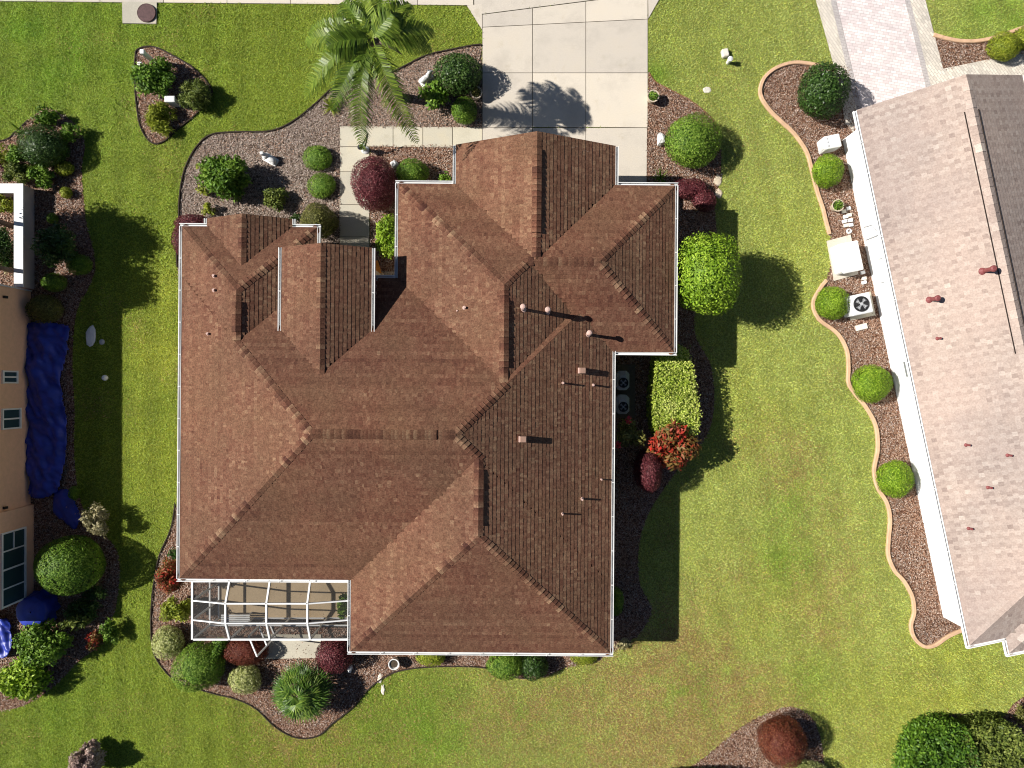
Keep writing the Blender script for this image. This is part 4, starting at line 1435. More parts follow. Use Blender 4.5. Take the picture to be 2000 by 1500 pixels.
ball(895, 144, 48, 41, 1.35, 'dark', 'broad dark green shrub in the corner between front bed and driveway', L=.09, W=.05, tintb=.12)
ball(907, 216, 24, 26, .85, 'green', 'small green ball shrub in the bed corner of driveway and walkway', L=.05, W=.028)
ball(805, 336, 32, 26, .9, 'green', 'green clipped shrub in the small entry bed under the tall burgundy shrub shadow', L=.06, W=.03)
ball(84, 287, 47, 41, 1.3, 'dark', 'dark green clipped shrub amid the neighbour plants at the upper left', L=.06, W=.035)
ball(126, 329, 19, 15, .4, 'lime', 'flat yellow green cushion shrub beside the shadow at the upper left', L=.05, W=.03)
ball(129, 376, 11, 11, .4, 'lime', 'tiny yellow green ball by the end of the neighbour bed', L=.045, W=.025)
ball(103, 427, 10, 10, .4, 'green', 'tiny green ball in the shade beside the courtyard wall', L=.045, W=.025)
ball(155, 517, 25, 20, .7, 'green', 'green clipped ball in shade at the lawn edge, below the courtyard wall', L=.055, W=.03)
ball(106, 552, 24, 18, .6, 'green', 'flat topped green shrub in shade by the corner of the peach house', L=.055, W=.03)
ball(87, 603, 34, 28, .8, 'olive', 'dim olive shrub in deep shade above the long blue tarp', L=.06, W=.035)
ball(146, 963, 10, 14, .5, 'green', 'small dim green shrub at the lower end of the long blue tarp', L=.05, W=.03)
ball(137, 1104, 63, 56, 2.05, 'green', 'very large dark green ball shrub by the big window of the peach house', L=.065, W=.036, amp=.03, depth=.07, lift=(-.1, .3))
ball(1345, 368, 38, 20, .6, 'burgundy', 'low burgundy shrub by the right corner of the garage roof', L=.06, W=.03)
ball(1376, 392, 24, 22, .7, 'burgundy', 'low burgundy shrub in shade at the lawn edge behind the garage corner', L=.06, W=.03)
ball(1265, 919, 26, 42, 2.0, 'burgundy', 'upright oval burgundy shrub in the shaded side bed', L=.075, W=.03, dens=1.0, amp=.03)
ball(1200, 1174, 19, 28, .9, 'green', 'green ball shrub in house shadow against the right wall', L=.06, W=.03)
ball(328, 1254, 31, 33, .9, 'variegated', 'pale variegated ball shrub at the left edge of the rear bed', L=.07, W=.042)
ball(479, 1326, 31, 30, .85, 'variegated', 'pale variegated ball shrub between the burgundy shrub and the fan palm', L=.07, W=.042)
ball(389, 1304, 48, 46, 1.3, 'green', 'large fresh green shrub at the lower left corner of the enclosure', L=.07, W=.035, amp=.1, tintb=.22)
ball(480, 1272, 44, 27, .95, 'russet', 'russet red shrub below the open screen door', L=.05, W=.022)
ball(653, 1280, 36, 34, 1.15, 'burgundy', 'burgundy clipped shrub beside the small concrete step at the back', L=.06, W=.03)
ball(841, 1283, 30, 17, .6, 'lime', 'yellow shrub half under the rear eave', L=.07, W=.035)
ball(988, 1299, 38, 28, 1.0, 'green', 'green shrub under the middle of the rear eave', L=.07, W=.035, tintb=.1)
ball(1043, 1301, 27, 27, .95, 'dark', 'dark green shrub next to the green one under the rear eave', L=.07, W=.035)
ball(1140, 1283, 26, 16, .35, 'lime', 'low yellowish grassy cushion near the rear right house corner', L=.08, W=.02)
ball(1527, 1448, 46, 46, 1.85, 'russet', 'brick red round shrub on the mulch patch at the bottom', L=.05, W=.026, tintb=.1)
ball(1572, 1512, 46, 26, 1.1, 'variegated', 'pale shrub cut off by the bottom edge under the brick red shrub', L=.07, W=.04)
ball(1370, 1530, 120, 26, 1.2, 'dark', 'dark shrub almost wholly below the bottom edge, left of the brick red shrub', L=.08, W=.05)
ball(376, 436, 36, 17, .75, 'burgundy', 'burgundy shrub tucked at the front left gutter corner', L=.055, W=.03)
ball(356, 470, 18, 34, .75, 'burgundy', 'burgundy shrub along the left wall just behind the front corner', L=.055, W=.03)
ball(356, 968, 12, 26, .7, 'lime', 'thin yellow green shrub peeping out from the left eave', L=.06, W=.03)

# loose shrubs
loose(440, 350, 49, 47, 1.35, 'green', 'large bushy green shrub in the grey front bed', L=.17, W=.07, clumps=34, dens=1.5)
loose(398, 336, 15, 17, .5, 'lime', 'yellow green tuft at the upper left of the bushy front shrub', L=.12, W=.05, clumps=9)
loose(399, 372, 15, 14, .45, 'lime', 'yellow green tuft at the lower left of the bushy front shrub', L=.12, W=.05, clumps=8)
loose(407, 411, 15, 13, .5, 'lime', 'small yellow green plant just above the front left roof corner', L=.11, W=.05, clumps=9)
loose(540, 388, 28, 23, .75, 'olivegreen', 'olive and green shrub in the middle of the grey front bed', L=.12, W=.05, clumps=18, dens=1.2)
loose(578, 425, 14, 12, .45, 'dark', 'little dark green plant beside the brownish olive shrub', L=.1, W=.05, clumps=8)
loose(868, 346, 13, 13, .45, 'green', 'small leafy plant in the inner corner of the entry bed', L=.1, W=.05, clumps=9)
loose(760, 462, 24, 46, 1.0, 'bright', 'bright green narrow shrub along the entry wall', L=.11, W=.055, clumps=26, dens=1.4)
loose(848, 187, 31, 28, .85, 'green', 'yellowish green open shrub beside the white ornament near the driveway', L=.18, W=.09, clumps=18, dens=1.2)
loose(303, 152, 40, 40, 1.1, 'green', 'largest leafy shrub of the small teardrop bed', L=.15, W=.065, clumps=26, dens=1.2)
loose(378, 185, 33, 31, .85, 'olivegreen', 'greyish green grassy shrub at the right of the teardrop bed', L=.17, W=.03, clumps=24, dens=1.2)
loose(313, 231, 30, 30, .75, 'lime', 'yellow green grassy plant at the bottom of the teardrop bed', L=.19, W=.03, clumps=22, dens=1.3)
loose(88, 226, 29, 20, .7, 'green', 'glossy leafy plant at the top of the neighbour bed', L=.13, W=.065, clumps=16)
loose(142, 262, 26, 18, .65, 'green', 'leafy plant at the right tip of the neighbour bed', L=.14, W=.06, clumps=14)
loose(36, 304, 27, 23, .7, 'green', 'green leafy plant left of the dark clipped shrub', L=.11, W=.05, clumps=14)
loose(10, 300, 18, 22, .5, 'lime', 'yellowish plant at the left edge of the neighbour bed', L=.1, W=.045, clumps=10)
loose(38, 342, 34, 25, .75, 'olivegreen', 'olive shrub just above the courtyard wall', L=.12, W=.035, clumps=20, dens=1.2)
loose(82, 345, 27, 25, .75, 'green', 'mid green shrub at the corner of the courtyard wall', L=.13, W=.055, clumps=16, dens=1.2)
loose(112, 478, 44, 42, 1.3, 'dark', 'large dark loose shrub in shade outside the courtyard wall', L=.12, W=.06, clumps=28, dens=1.1)
loose(8, 396, 22, 20, .8, 'lime', 'sunlit plant inside the courtyard near its top wall', L=.13, W=.06, clumps=12)
loose(6, 482, 26, 42, .9, 'dark', 'dark shrub inside the courtyard behind the coping', L=.11, W=.05, clumps=20)
loose(14, 520, 15, 15, .5, 'cream', 'cream leaved plant at the lower end of the courtyard', L=.1, W=.05, clumps=9)
loose(188, 1016, 27, 32, 1.3, 'cream', 'cream leaved open shrub at the edge of the house shadow', L=.11, W=.055, clumps=16, dens=.7)
loose(184, 1160, 24, 18, .6, 'dark', 'dark leafy plant below the very large ball shrub', L=.16, W=.04, clumps=12)
loose(160, 1192, 36, 24, .7, 'dark', 'dark green undergrowth right of the small blue cover', L=.15, W=.05, clumps=18)
loose(84, 1255, 56, 42, 1.3, 'green', 'large leafy green shrub between the crumpled tarp and the lawn', L=.15, W=.07, clumps=34, dens=1.3)
loose(46, 1325, 58, 42, 1.1, 'bright', 'bright leafy shrub at the lower left corner of the neighbour bed', L=.16, W=.08, clumps=34, dens=1.2)
loose(146, 1216, 28, 22, .9, 'olivegreen', 'yellow tinged leafy shrub beside the small blue cover', L=.14, W=.07, clumps=16)
loose(186, 1252, 18, 20, .6, 'red_mix', 'reddish small shrub at the lawn edge, lower left', L=.12, W=.05, clumps=10)
loose(216, 1232, 18, 30, .7, 'green', 'thin green shrub on the lawn edge left of the rear bed', L=.12, W=.05, clumps=12)
loose(170, 1484, 28, 30, 1.25, 'pinkbrown', 'pinkish brown flowering bush at the bottom left', L=.1, W=.065, clumps=44, dens=2.0, up_bias=.6)
loose(336, 1120, 28, 34, 1.9, 'red_mix', 'red and green shrub by the left end of the enclosure', L=.13, W=.055, clumps=20, dens=1.1)
loose(349, 1190, 34, 26, 1.3, 'lime', 'yellow green shrub beside the left side of the enclosure', L=.11, W=.05, clumps=20, dens=1.2)
loose(345, 1082, 18, 20, .7, 'dark', 'dark leafy shrub under the lower left eave corner', L=.13, W=.055, clumps=12)
loose(425, 1265, 24, 20, .9, 'green', 'dark green shrub at the lower edge of the pool cage between green and russet shrubs', L=.1, W=.05, clumps=16)
loose(672, 1187, 12, 28, 1.3, 'green', 'potted leafy plant inside the pool cage by the right wall', L=.15, W=.07, clumps=16, dens=1.2)
loose(1228, 852, 30, 36, 1.75, 'olive', 'open hibiscus shrub with dull leaves in the shaded side bed', L=.12, W=.07, clumps=16, dens=.8)
loose(1308, 866, 50, 50, 2.1, 'red_mix', 'tall shrub with orange and red leaves at the end of the clipped hedge', L=.2, W=.09, clumps=26, dens=.9)
loose(1214, 1258, 20, 13, .45, 'cream', 'pale small plant at the rear right corner of the brown roofed house', L=.12, W=.06, clumps=9)
loose(2010, 1398, 22, 34, .8, 'olive', 'brownish leaved shrub cut by the right edge near the bottom', L=.11, W=.05, clumps=14)
loose(1378, 1515, 30, 18, .7, 'plum', 'dark plum shrub at the bottom edge', L=.1, W=.05, clumps=12)

# strap leaved plants
spiky(645, 206, 22, .6, 'lime', 'yellow green spiky plant by the lower left palm frond', blades=46, width=.045)
spiky(1292, 346, 24, .7, 'green', 'arching strap leaved plant at the garage side of the driveway', blades=40, width=.03)
spiky(40, 256, 24, .7, 'green', 'spiky pale green plant at the top left of the neighbour bed', blades=16, width=.06)
spiky(4, 322, 20, .6, 'plum', 'dark purple spiky plant at the left edge', blades=40, width=.045)
spiky(192, 1140, 14, .4, 'cream', 'little pale striped grass in shade below the big ball shrub', blades=18, width=.035)

def fan_palm(px, py, r, h, label):
    x, y, _ = P(px, py, h * .5); Rm = r * S * .97
    V = []; T = []
    for i in range(56):
        a = i * 2.399963; q = math.sqrt((i + .5) / 56)
        el_ = 1.12 - .95 * q
        a2 = a + random.gauss(0, 1.3 * (1 - q) + .15)
        d = Vector((math.cos(a2) * math.cos(el_), math.sin(a2) * math.cos(el_), math.sin(el_) * (1.0 if q > .5 else .45)))
        hub = Vector((0, 0, .25)) + Vector((math.cos(a) * Rm * .72 * q, math.sin(a) * Rm * .72 * q, (h - .3) * (1.0 - .62 * q * q) * random.uniform(.8, 1.0)))
        side = Vector((-math.sin(a2), math.cos(a2), 0)); up = side.cross(d) * -1
        if up.z < 0: up = -up
        w = side * .012
        b0 = Vector((0, 0, .1)); V += [b0 - w, b0 + w, hub + w, hub - w]; T.append(.6)
        rad = .50 * random.uniform(.8, 1.15); tb = random.gauss(.5, .2)
        n = 15
        for k in range(n):
            f = (k / (n - 1) - .5) * 3.5
            e = (d * math.cos(f) + side * math.sin(f) + Vector((0, 0, -.12 - .22 * random.random()))).normalized()
            sw = e.cross(up).normalized() * (.021 + .006 * random.random()); m1 = hub + e * rad * .5; m2 = hub + e * rad * random.uniform(.9, 1.1) + Vector((0, 0, -.07))
            t = min(1, max(0, tb + random.gauss(0, .13)))
            V += [hub - sw * .3, hub + sw * .3, m1 + sw, m1 - sw, m1 - sw, m1 + sw, m2 + sw * .12, m2 - sw * .12]; T += [t, t]
    V = np.array([tuple(v) for v in V]) + np.array([x, y, 0]); V[:, 2] = np.maximum(V[:, 2], .01)
    o = finish('fan_palm', V, np.array(T), LEAF['fanpalm'], (x, y, 0))
    return tag(o, label, 'palm')


fan_palm(588, 1352, 56, 1.75, 'bushy dark green fan palm in the rear bed')


def flowers(px, py, z, n, label, group=None):
    x, y, _ = P(px, py, z)
    p = np.array([x, y, z]) + rng.normal(size=(n, 3)) * .05
    return finish('flower', leaf_quads(p, unit(rng.normal(size=(n, 3)) * .4 + np.array([0, 0, 1])), .11, .08, (.0, .6)), rng.random(n), LEAF['flower'], (0, 0, 0), None)


hib = [o for o in bpy.data.objects if o.get('label', '').startswith('open hibiscus')][0]
for fx, fy, fz in ((1227, 822, 1.7), (1208, 869, 1.7)):
    f = flowers(fx, fy, fz, 20, '')
    f.parent = hib
    f.location = (-hib.location.x, -hib.location.y, 0)

# clipped hedge beside the air conditioners
def hedge(top_px, h, mat, label, L=.085, W=.05, tb=.55, rag=.12):
    top = W2([(px, py) for px, py in top_px])
    kk = 1 - h / H
    top = [(x * kk, y * kk) for x, y in top]
    A = abs(area(top))
    xs, ys = scatter(top, 2.6 / (L * W))
    xs, ys = np.repeat(xs, 2) if rag > .2 else xs, np.repeat(ys, 2) if rag > .2 else ys
    xs = xs + rng.normal(size=len(xs)) * .05; ys = ys + rng.normal(size=len(ys)) * .05
    n = len(xs)
    p = np.stack([xs, ys, h + .06 * (vnoise(xs, ys, .4) - .5) - rng.uniform(0, rag, n) + rag * 1.4 * (vnoise(xs, ys, .28) - .5)], 1)
    V = [leaf_quads(p, np.tile([0, 0, 1.0], (n, 1)), L, W, (.0, .9))]; T = [np.clip(rng.normal(tb, .2, n) + .5 * (vnoise(xs, ys, .5) - .5), 0, 1)]
    t2 = top if area(top) > 0 else top[::-1]
    for i in range(len(t2)):
        a = np.array(t2[i]); b = np.array(t2[(i + 1) % len(t2)])
        l = np.linalg.norm(b - a); m = int(l * h * 2.2 / (L * W))
        if m < 2: continue
        t = rng.random(m); q = a + (b - a) * t[:, None]
        nv = np.array([(b - a)[1], -(b - a)[0]]) / l
        q = q - nv * rng.uniform(0, .1, m)[:, None]
        p = np.concatenate([q, rng.uniform(.03, h - .02, m)[:, None]], 1)
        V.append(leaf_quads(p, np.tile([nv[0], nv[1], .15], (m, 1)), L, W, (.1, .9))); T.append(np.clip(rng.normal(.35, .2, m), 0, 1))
    inn = inset(t2, .12)
    c = np.mean(inn, 0); q = []
    for i in range(len(inn)):
        a = inn[i]; b = inn[(i + 1) % len(inn)]
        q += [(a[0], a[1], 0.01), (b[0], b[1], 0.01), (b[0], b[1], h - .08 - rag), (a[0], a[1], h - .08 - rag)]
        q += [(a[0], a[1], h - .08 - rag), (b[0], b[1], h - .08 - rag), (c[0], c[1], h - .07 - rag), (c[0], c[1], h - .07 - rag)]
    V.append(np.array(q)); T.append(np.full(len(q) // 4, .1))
    V = np.concatenate(V); V[:, 2] = np.maximum(V[:, 2], 0)
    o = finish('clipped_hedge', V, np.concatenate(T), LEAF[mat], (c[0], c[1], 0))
    return tag(o, label, 'hedge')


hedge(spline([(1288, 684), (1312, 674), (1338, 678), (1350, 706), (1361, 760), (1367, 815), (1362, 848), (1342, 868), (1312, 868), (1284, 848), (1276, 800), (1280, 740)], 4, True), 1.45, 'hedge', 'yellow green clipped hedge beside the two air conditioners')


hedge(spline([(1782, 1535), (1786, 1475), (1806, 1438), (1846, 1420), (1888, 1424), (1902, 1450), (1906, 1535)], 4, True), 1.2, 'green', 'large dark green hedge shrub in the bottom right corner', .13, .07, .2, .3)
hedge(spline([(1896, 1535), (1890, 1440), (1925, 1420), (1968, 1416), (1996, 1432), (2004, 1480), (2000, 1535)], 4, True), 1.15, 'olivegreen', 'olive green hedge shrub right of the dark green one at the bottom', .13, .07, .5, .3)


# trees
def tree(px, py, z0, z1, rx, ry, mat, label, group=None, L=.09, W=.05, clipped=True, base=None):
    zc = (z0 + z1) / 2
    x, y, _ = P(px, py, zc); k = S * (1 - zc / H)
    bx, by = base or (x, y)
    t = empty('tree', (bx, by, 0)); tag(t, label, 'tree', group)
    r = np.array([rx * k, ry * k, (z1 - z0) / 2])
    if clipped:
        A = 4 * math.pi * r.prod() ** (2 / 3)
        n = int(2.3 * A / (L * W))
        d = sphere_dirs(n)
        dd = np.sign(d) * np.abs(d) ** .86
        q = 1 + lumps(d, 7, .05, 99) + rng.uniform(-.24, .03, n)
        p = dd * r * q[:, None] + np.array([x - bx, y - by, zc])
        V = leaf_quads(p, unit(d / r), L, W, (-.1, .75))
        T = np.clip(rng.normal(.5, .2, n) + .5 * (vnoise(p[:, 0] * 4, p[:, 1] * 4 + p[:, 2], .8) - .5), 0, 1)
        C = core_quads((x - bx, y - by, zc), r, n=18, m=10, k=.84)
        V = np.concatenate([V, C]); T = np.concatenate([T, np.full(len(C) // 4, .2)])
    else:
        Vs = []; Ts = []
        for i in range(64):
            d = sphere_dirs(1)[0]; c = d * r * rng.uniform(.2, .8) + np.array([x - bx, y - by, zc])
            n = 260; dq = sphere_dirs(n); p = c + dq * r * .36 * rng.uniform(.3, 1, n)[:, None]
            Vs.append(leaf_quads(p, dq, L * 1.6, W * 1.4, (-.2, .8), .2)); Ts.append(np.clip(rng.normal(.5, .2, n), 0, 1))
        V = np.concatenate(Vs); T = np.concatenate(Ts)
    me = np_mesh('crown', V, 4, T); link('crown', me, LEAF[mat], t)
    m = MB()
    top = Vector((x - bx, y - by, zc))
    m.tube([(0, 0, 0), top * .3 + Vector((.03, .02, 0)), (top.x * .8, top.y * .8, z0 + .1), top], [.11, .085, .075, .03], 9)
    for i in range(6):
        a = i * 1.05 + .3; q = Vector((top.x * .8, top.y * .8, z0 + .05 * i - .1))
        m.tube([q, q + Vector((math.cos(a) * r[0] * .35, math.sin(a) * r[1] * .35, .3)), q + Vector((math.cos(a) * r[0] * .7, math.sin(a) * r[1] * .7, .75))], [.05, .035, .012], 6)
    m.build('trunk', M['bark'], t)
    return t


tree(1381, 534, 1.0, 3.35, 61, 81, 'bright', 'clipped oval shade tree beside the right side of the brown roofed house', L=.1, W=.05)
tree(-108, 400, 2.0, 4.6, 84, 76, 'dark', 'loose courtyard tree beyond the left edge, upper of two', clipped=False)
tree(-80, 506, 1.9, 4.4, 80, 64, 'dark', 'loose courtyard tree beyond the left edge, lower of two', clipped=False)


# feather palm over the front bed
def feather_palm():
    zc = 5.2
    x, y, _ = P(729, 77, zc)
    bx, by = P2(780, 190)
    t = empty('feather_palm', (bx, by, 0)); tag(t, 'tall feather palm with arching green fronds above the front lawn', 'palm')
    O = Vector((x - bx, y - by, 0))
    m = MB()
    pts = []; rad = []
    for i in range(15):
        s = i / 14
        pts.append((O.x * s * s * .6 + O.x * .4 * s, O.y * s, zc * s)); rad.append(.17 - .05 * s + (.012 if i % 2 else 0) + (.06 if s > .9 else 0))
    m.tube(pts, rad, 12); m.build('trunk', M['palm_bark'], t)
    top = Vector((O.x, O.y, zc))
    fr = [(-152, 74, .95), (-50, 182, 1.05), (54, 176, 1.05), (112, -26, .9), (106, -6, 1.0), (62, -78, .8), (26, -92, .85), (-18, -94, .85), (-66, -72, .8),
          (-122, -40, .75), (-134, 6, .85), (-78, 30, .5), (40, -30, .3), (-72, 128, .9)]
    for fi, (dx, dy, droop) in enumerate(fr):
        az = math.atan2(-dy, dx); L = math.hypot(dx, dy) * S * .86
        V = []; T = []
        hx, hy = math.cos(az), math.sin(az); side = Vector((-hy, hx, 0))
        bend = random.uniform(-.14, .14)
        rise = .9 - .55 * droop + random.uniform(-.1, .1)

        def rp(s):
            z = rise * L * s * .9 - droop * L * .78 * s ** 2.2
            c = bend * L * s * s
            return top + Vector((hx * L * s, hy * L * s, z + .12)) + side * c
        n = 74
        tb = random.gauss(.5, .12)
        for i in range(n):
            s = .10 + .9 * i / (n - 1)
            p = rp(s); q = rp(min(1.02, s + .03)); d = (q - rp(s - .03)).normalized()
            up = side.cross(d); up = up if up.z > 0 else -up
            ll_ = .62 * (math.sin(math.pi * min(1, (s * .92 + .1))) ** .55) * random.uniform(.82, 1.1)
            for sg in (-1, 1):
                b = (d * random.uniform(.45, .75) + side * sg + up * random.uniform(-.05, .35)).normalized()
                e = (b + Vector((0, 0, -1)) * (.55 + .5 * droop * random.random())).normalized()
                p1 = p + b * ll_ * .5; p2 = p1 + e * ll_ * .55
                w = d * .021
                tt = min(1, max(0, random.gauss(tb, .18)))
                V += [p - w * .7, p + w * .7, p1 + w, p1 - w, p1 - w, p1 + w, p2 + w * .15, p2 - w * .15]; T += [tt, tt]
        # midrib
        for i in range(12):
            a = rp(i / 12); b = rp((i + 1) / 12); w = side * (.022 * (1 - i / 13))
            V += [a - w, a + w, b + w * .9, b - w * .9]; T.append(.75)
        me = np_mesh('frond', np.array([tuple(v) for v in V]), 4, np.array(T)); link('frond', me, LEAF['palm'], t)
    # flower spathes
    for a, l in ((-.45, 1.0), (.3, .8)):
        m = MB(); q = top + Vector((0, 0, -.15))
        m.tube([q, q + Vector((math.cos(a) * .4 * l, math.sin(a) * .4 * l, .25)), q + Vector((math.cos(a) * .8 * l, math.sin(a) * .8 * l, .22)), q + Vector((math.cos(a) * 1.0 * l, math.sin(a) * l, .05))], [.02, .05, .055, .01], 8)
        m.build('spathe', M['bark'], t)
    m = MB(); q = top + Vector((-.25, -.45, -.35))
    for i in range(26):
        a = random.uniform(0, 6.28); m.tube([top + Vector((-.05, -.1, -.1)), q + Vector((.1 * math.cos(a), .1 * math.sin(a), .1)), q + Vector((.25 * math.cos(a), .22 * math.sin(a) - .2, -.35))], .012, 4)
    m.build('flower_stalk', m_plain('straw', (.42, .36, .12), .8, .15, 8.0), t)


feather_palm()

# ------------------------------------------------------------------ garden things
def pot(px, py, r, h, mat, label, plant='green', filled=True):
    x, y, _ = P(px, py, h); R_ = r * S * (1 - h / H)
    t = empty('flower_pot', (x, y, 0)); tag(t, label, 'pot')
    m = MB(); m.lathe((0, 0, 0), [(R_ * .62, 0), (R_ * .8, h * .45), (R_ * .98, h * .9), (R_, h), (R_ * .84, h), (R_ * .8, h * .85), (R_ * .1, h * .84)], 24)
    m.build('pot', mat, t)
    m = MB(); m.lathe((0, 0, h * .84), [(R_ * .79, 0), (R_ * .5, .012), (0.01, .016)], 16); m.build('soil', M['soil'], t)
    if filled:
        n = 220; d = sphere_dirs(n); d[:, 2] = np.abs(d[:, 2])
        p = d * np.array([R_ * .85, R_ * .85, .16]) * rng.uniform(.3, 1, n)[:, None] + np.array([0, 0, h * .86])
        me = np_mesh('plant', leaf_quads(p, d, .09, .04, (.1, .9)), 4, rng.random(n)); link('plant', me, LEAF[plant], t)
    return t


pot(930, 180, 12, .42, M['terracotta'], 'pale pot with a small plant on the left driveway edge', 'olive')
pot(1276, 187, 12, .42, M['terracotta'], 'pale pot with a green plant on the right driveway edge', 'green')
pot(769, 1298, 11, .42, M['white_dull'], 'empty pale round pot on the rear bed', filled=False)
pot(1637, 401, 12, .38, M['terracotta'], 'round pale pot with a flat green plant by the white wall', 'green')


def ornament(px, py, sc, rz, label, kind=0):
    """small white cast figure: base, reclining body, chest, head with two ears"""
    x, y, _ = P(px, py, .1)
    m = MB()
    m.box((0, 0, .03), (.44 * sc, .24 * sc, .06), 0, bev=.02)
    m.blob((-.04 * sc, 0, .06 + .10 * sc), (.17 * sc, .095 * sc, .11 * sc), 14, 9, .03)
    m.blob((-.14 * sc, .05 * sc, .06 + .07 * sc), (.08 * sc, .05 * sc, .08 * sc), 10, 7, .03)
    m.blob((.09 * sc, 0, .06 + .16 * sc), (.09 * sc, .08 * sc, .13 * sc), 12, 8, .03)
    m.blob((.15 * sc, 0, .06 + .29 * sc), (.075 * sc, .06 * sc, .07 * sc), 12, 8, .02)
    m.blob((.215 * sc, 0, .06 + .27 * sc), (.04 * sc, .035 * sc, .03 * sc), 8, 6)
    for s in (-1, 1):
        m.blob((.13 * sc, s * .04 * sc, .06 + .37 * sc), (.018 * sc, .014 * sc, .045 * sc), 8, 6)
        m.blob((.17 * sc, s * .06 * sc, .06 + .04 * sc), (.08 * sc, .03 * sc, .035 * sc), 8, 6)
    o = m.build('garden_ornament', M['white_dull'], None, True)
    o.location = (x, y, 0.012); o.rotation_euler = (0, 0, rz)
    return tag(o, label, 'ornament')


def rock(px, py, r, h, label, mat, seed=1, name='rock', cat='rock', flat=.6):
    x, y, _ = P(px, py, h / 2); rr = random.Random(seed)
    m = MB(); k = S
    n = 11; prof = []
    vs = []; fs = []
    rad = [rr.uniform(.72, 1.1) for _ in range(n)]
    lev = [(1.0, 0), (1.05, .4), (.82, .85), (.4, 1.0)]
    for q, z in lev:
        for i in range(n):
            a = 2 * math.pi * i / n
            vs.append((r[0] * k * rad[i] * q * math.cos(a), r[1] * k * rad[i] * q * math.sin(a), h * z * rr.uniform(.9, 1.1) if z else 0))
    for l in range(3):
        for i in range(n):
            j = (i + 1) % n; fs.append((l * n + i, l * n + j, (l + 1) * n + j, (l + 1) * n + i))
    fs.append(tuple(range(3 * n, 4 * n))); fs.append(tuple(range(n - 1, -1, -1)))
    m.raw(vs, fs)
    o = m.build(name, mat); o.location = (x, y, 0.01)
    return tag(o, label, cat)


ornament(528, 311, 1.35, 2.6, 'white cast garden figure lying on the grey front bed')
ornament(833, 155, 1.35, .6, 'white cast garden figure beside the dark shrub near the driveway')
rock(1291, 272, (9, 14), .3, 'pale rock leaning at the big green shrub right of the driveway', M['white_dull'], 3)
rock(770, 321, (8, 7), .3, 'small white rock between the burgundy shrub and the green entry shrub', M['white'], 5)
rock(683, 1306, (5, 9), .2, 'white stone at the foot of the rear burgundy shrub', M['white_dull'], 6)
rock(1402, 352, (9, 12), .05, 'flat pale stepping stone by the shadow of the big green shrub', M['terracotta'], 8, 'stepping_stone', 'stone')
rock(1404, 378, (8, 10), .05, 'flat pale stepping stone beside the low burgundy shrub in shade', M['terracotta'], 9, 'stepping_stone', 'stone')
rock(177, 655, (11, 22), .06, 'pale irregular stone slab lying on the shaded lawn', M['white_dull'], 12, 'stone_slab', 'stone')
rock(742, 1325, (5, 10), .04, 'flat tan stone on the lawn edge below the rear eave', M['stone'], 14, 'stepping_stone', 'stone')
rock(748, 1346, (4, 10), .04, 'second flat tan stone leading into the rear lawn', M['stone'], 15, 'stepping_stone', 'stone')
rock(1381, 176, (9, 7), .03, 'flat grey cover plate in the right front lawn', M['stone'], 16, 'cover_plate', 'cover')
m = MB(); m.lathe((0, 0, 0), [(.03, 0), (.09, .03), (.115, .1), (.1, .17), (.05, .215), (.01, .225)], 16)
o = m.build('lawn_ball', M['white'], None, True); o.location = (*P2(208, 738), 0); tag(o, 'small white ball lying on the shaded lawn', 'ball')
m = MB(); m.lathe((0, 0, 0), [(.10, 0), (.11, .04), (.06, .07), (.01, .075)], 14)
o = m.build('sprinkler_cap', M['grey_metal']); o.location = (*P2(200, 668), 0); tag(o, 'small grey sprinkler cap beside the stone slab on shaded lawn', 'sprinkler')

# long black sculpture with a white foot at the walkway corner
t = empty('garden_sculpture', P(714, 294, 0)); tag(t, 'black garden sculpture with two long bars and a white foot beside the walkway', 'sculpture')
bo = Vector(t.location)
def gl(px, py, z): return Vector(P(px, py, z)) - bo
m = MB(); m.tube([gl(704, 287, .62), gl(711, 277, .8), gl(718, 261, 1.05)], [.03, .028, .018], 8); m.tube([gl(713, 286, .62), gl(716, 275, .8), gl(718.6, 261, 1.05)], [.03, .028, .018], 8)
m.build('bar', M['black'], t)
m = MB(); m.blob(gl(703, 287.5, .58), (.1, .1, .1), 12, 8); m.tube([gl(703, 287, .55), gl(712, 290, .5)], .035); m.build('joint', M['black'], t)
m = MB(); m.lathe((0, 0, 0), [(.16, 0), (.15, .08), (.07, .14), (.055, .46), (.1, .52), (.09, .6), (.02, .62)], 14); m.build('foot', M['light_grey'], t)

# mail / utility things on the left
def pedestal(px, py, s, h, label, mat, name='utility_box', cat='utility box', rz=0.0):
    x, y, _ = P(px, py, h)
    t = empty(name, (x, y, 0), rz); tag(t, label, cat)
    m = MB(); m.box((0, 0, h * .46), (s[0] * .82, s[1] * .82, h * .92), bev=.015); m.build('body', mat, t)
    m = MB(); m.box((0, 0, h * .95), (s[0], s[1], h * .12), bev=.02); m.build('lid', mat, t)
    return t


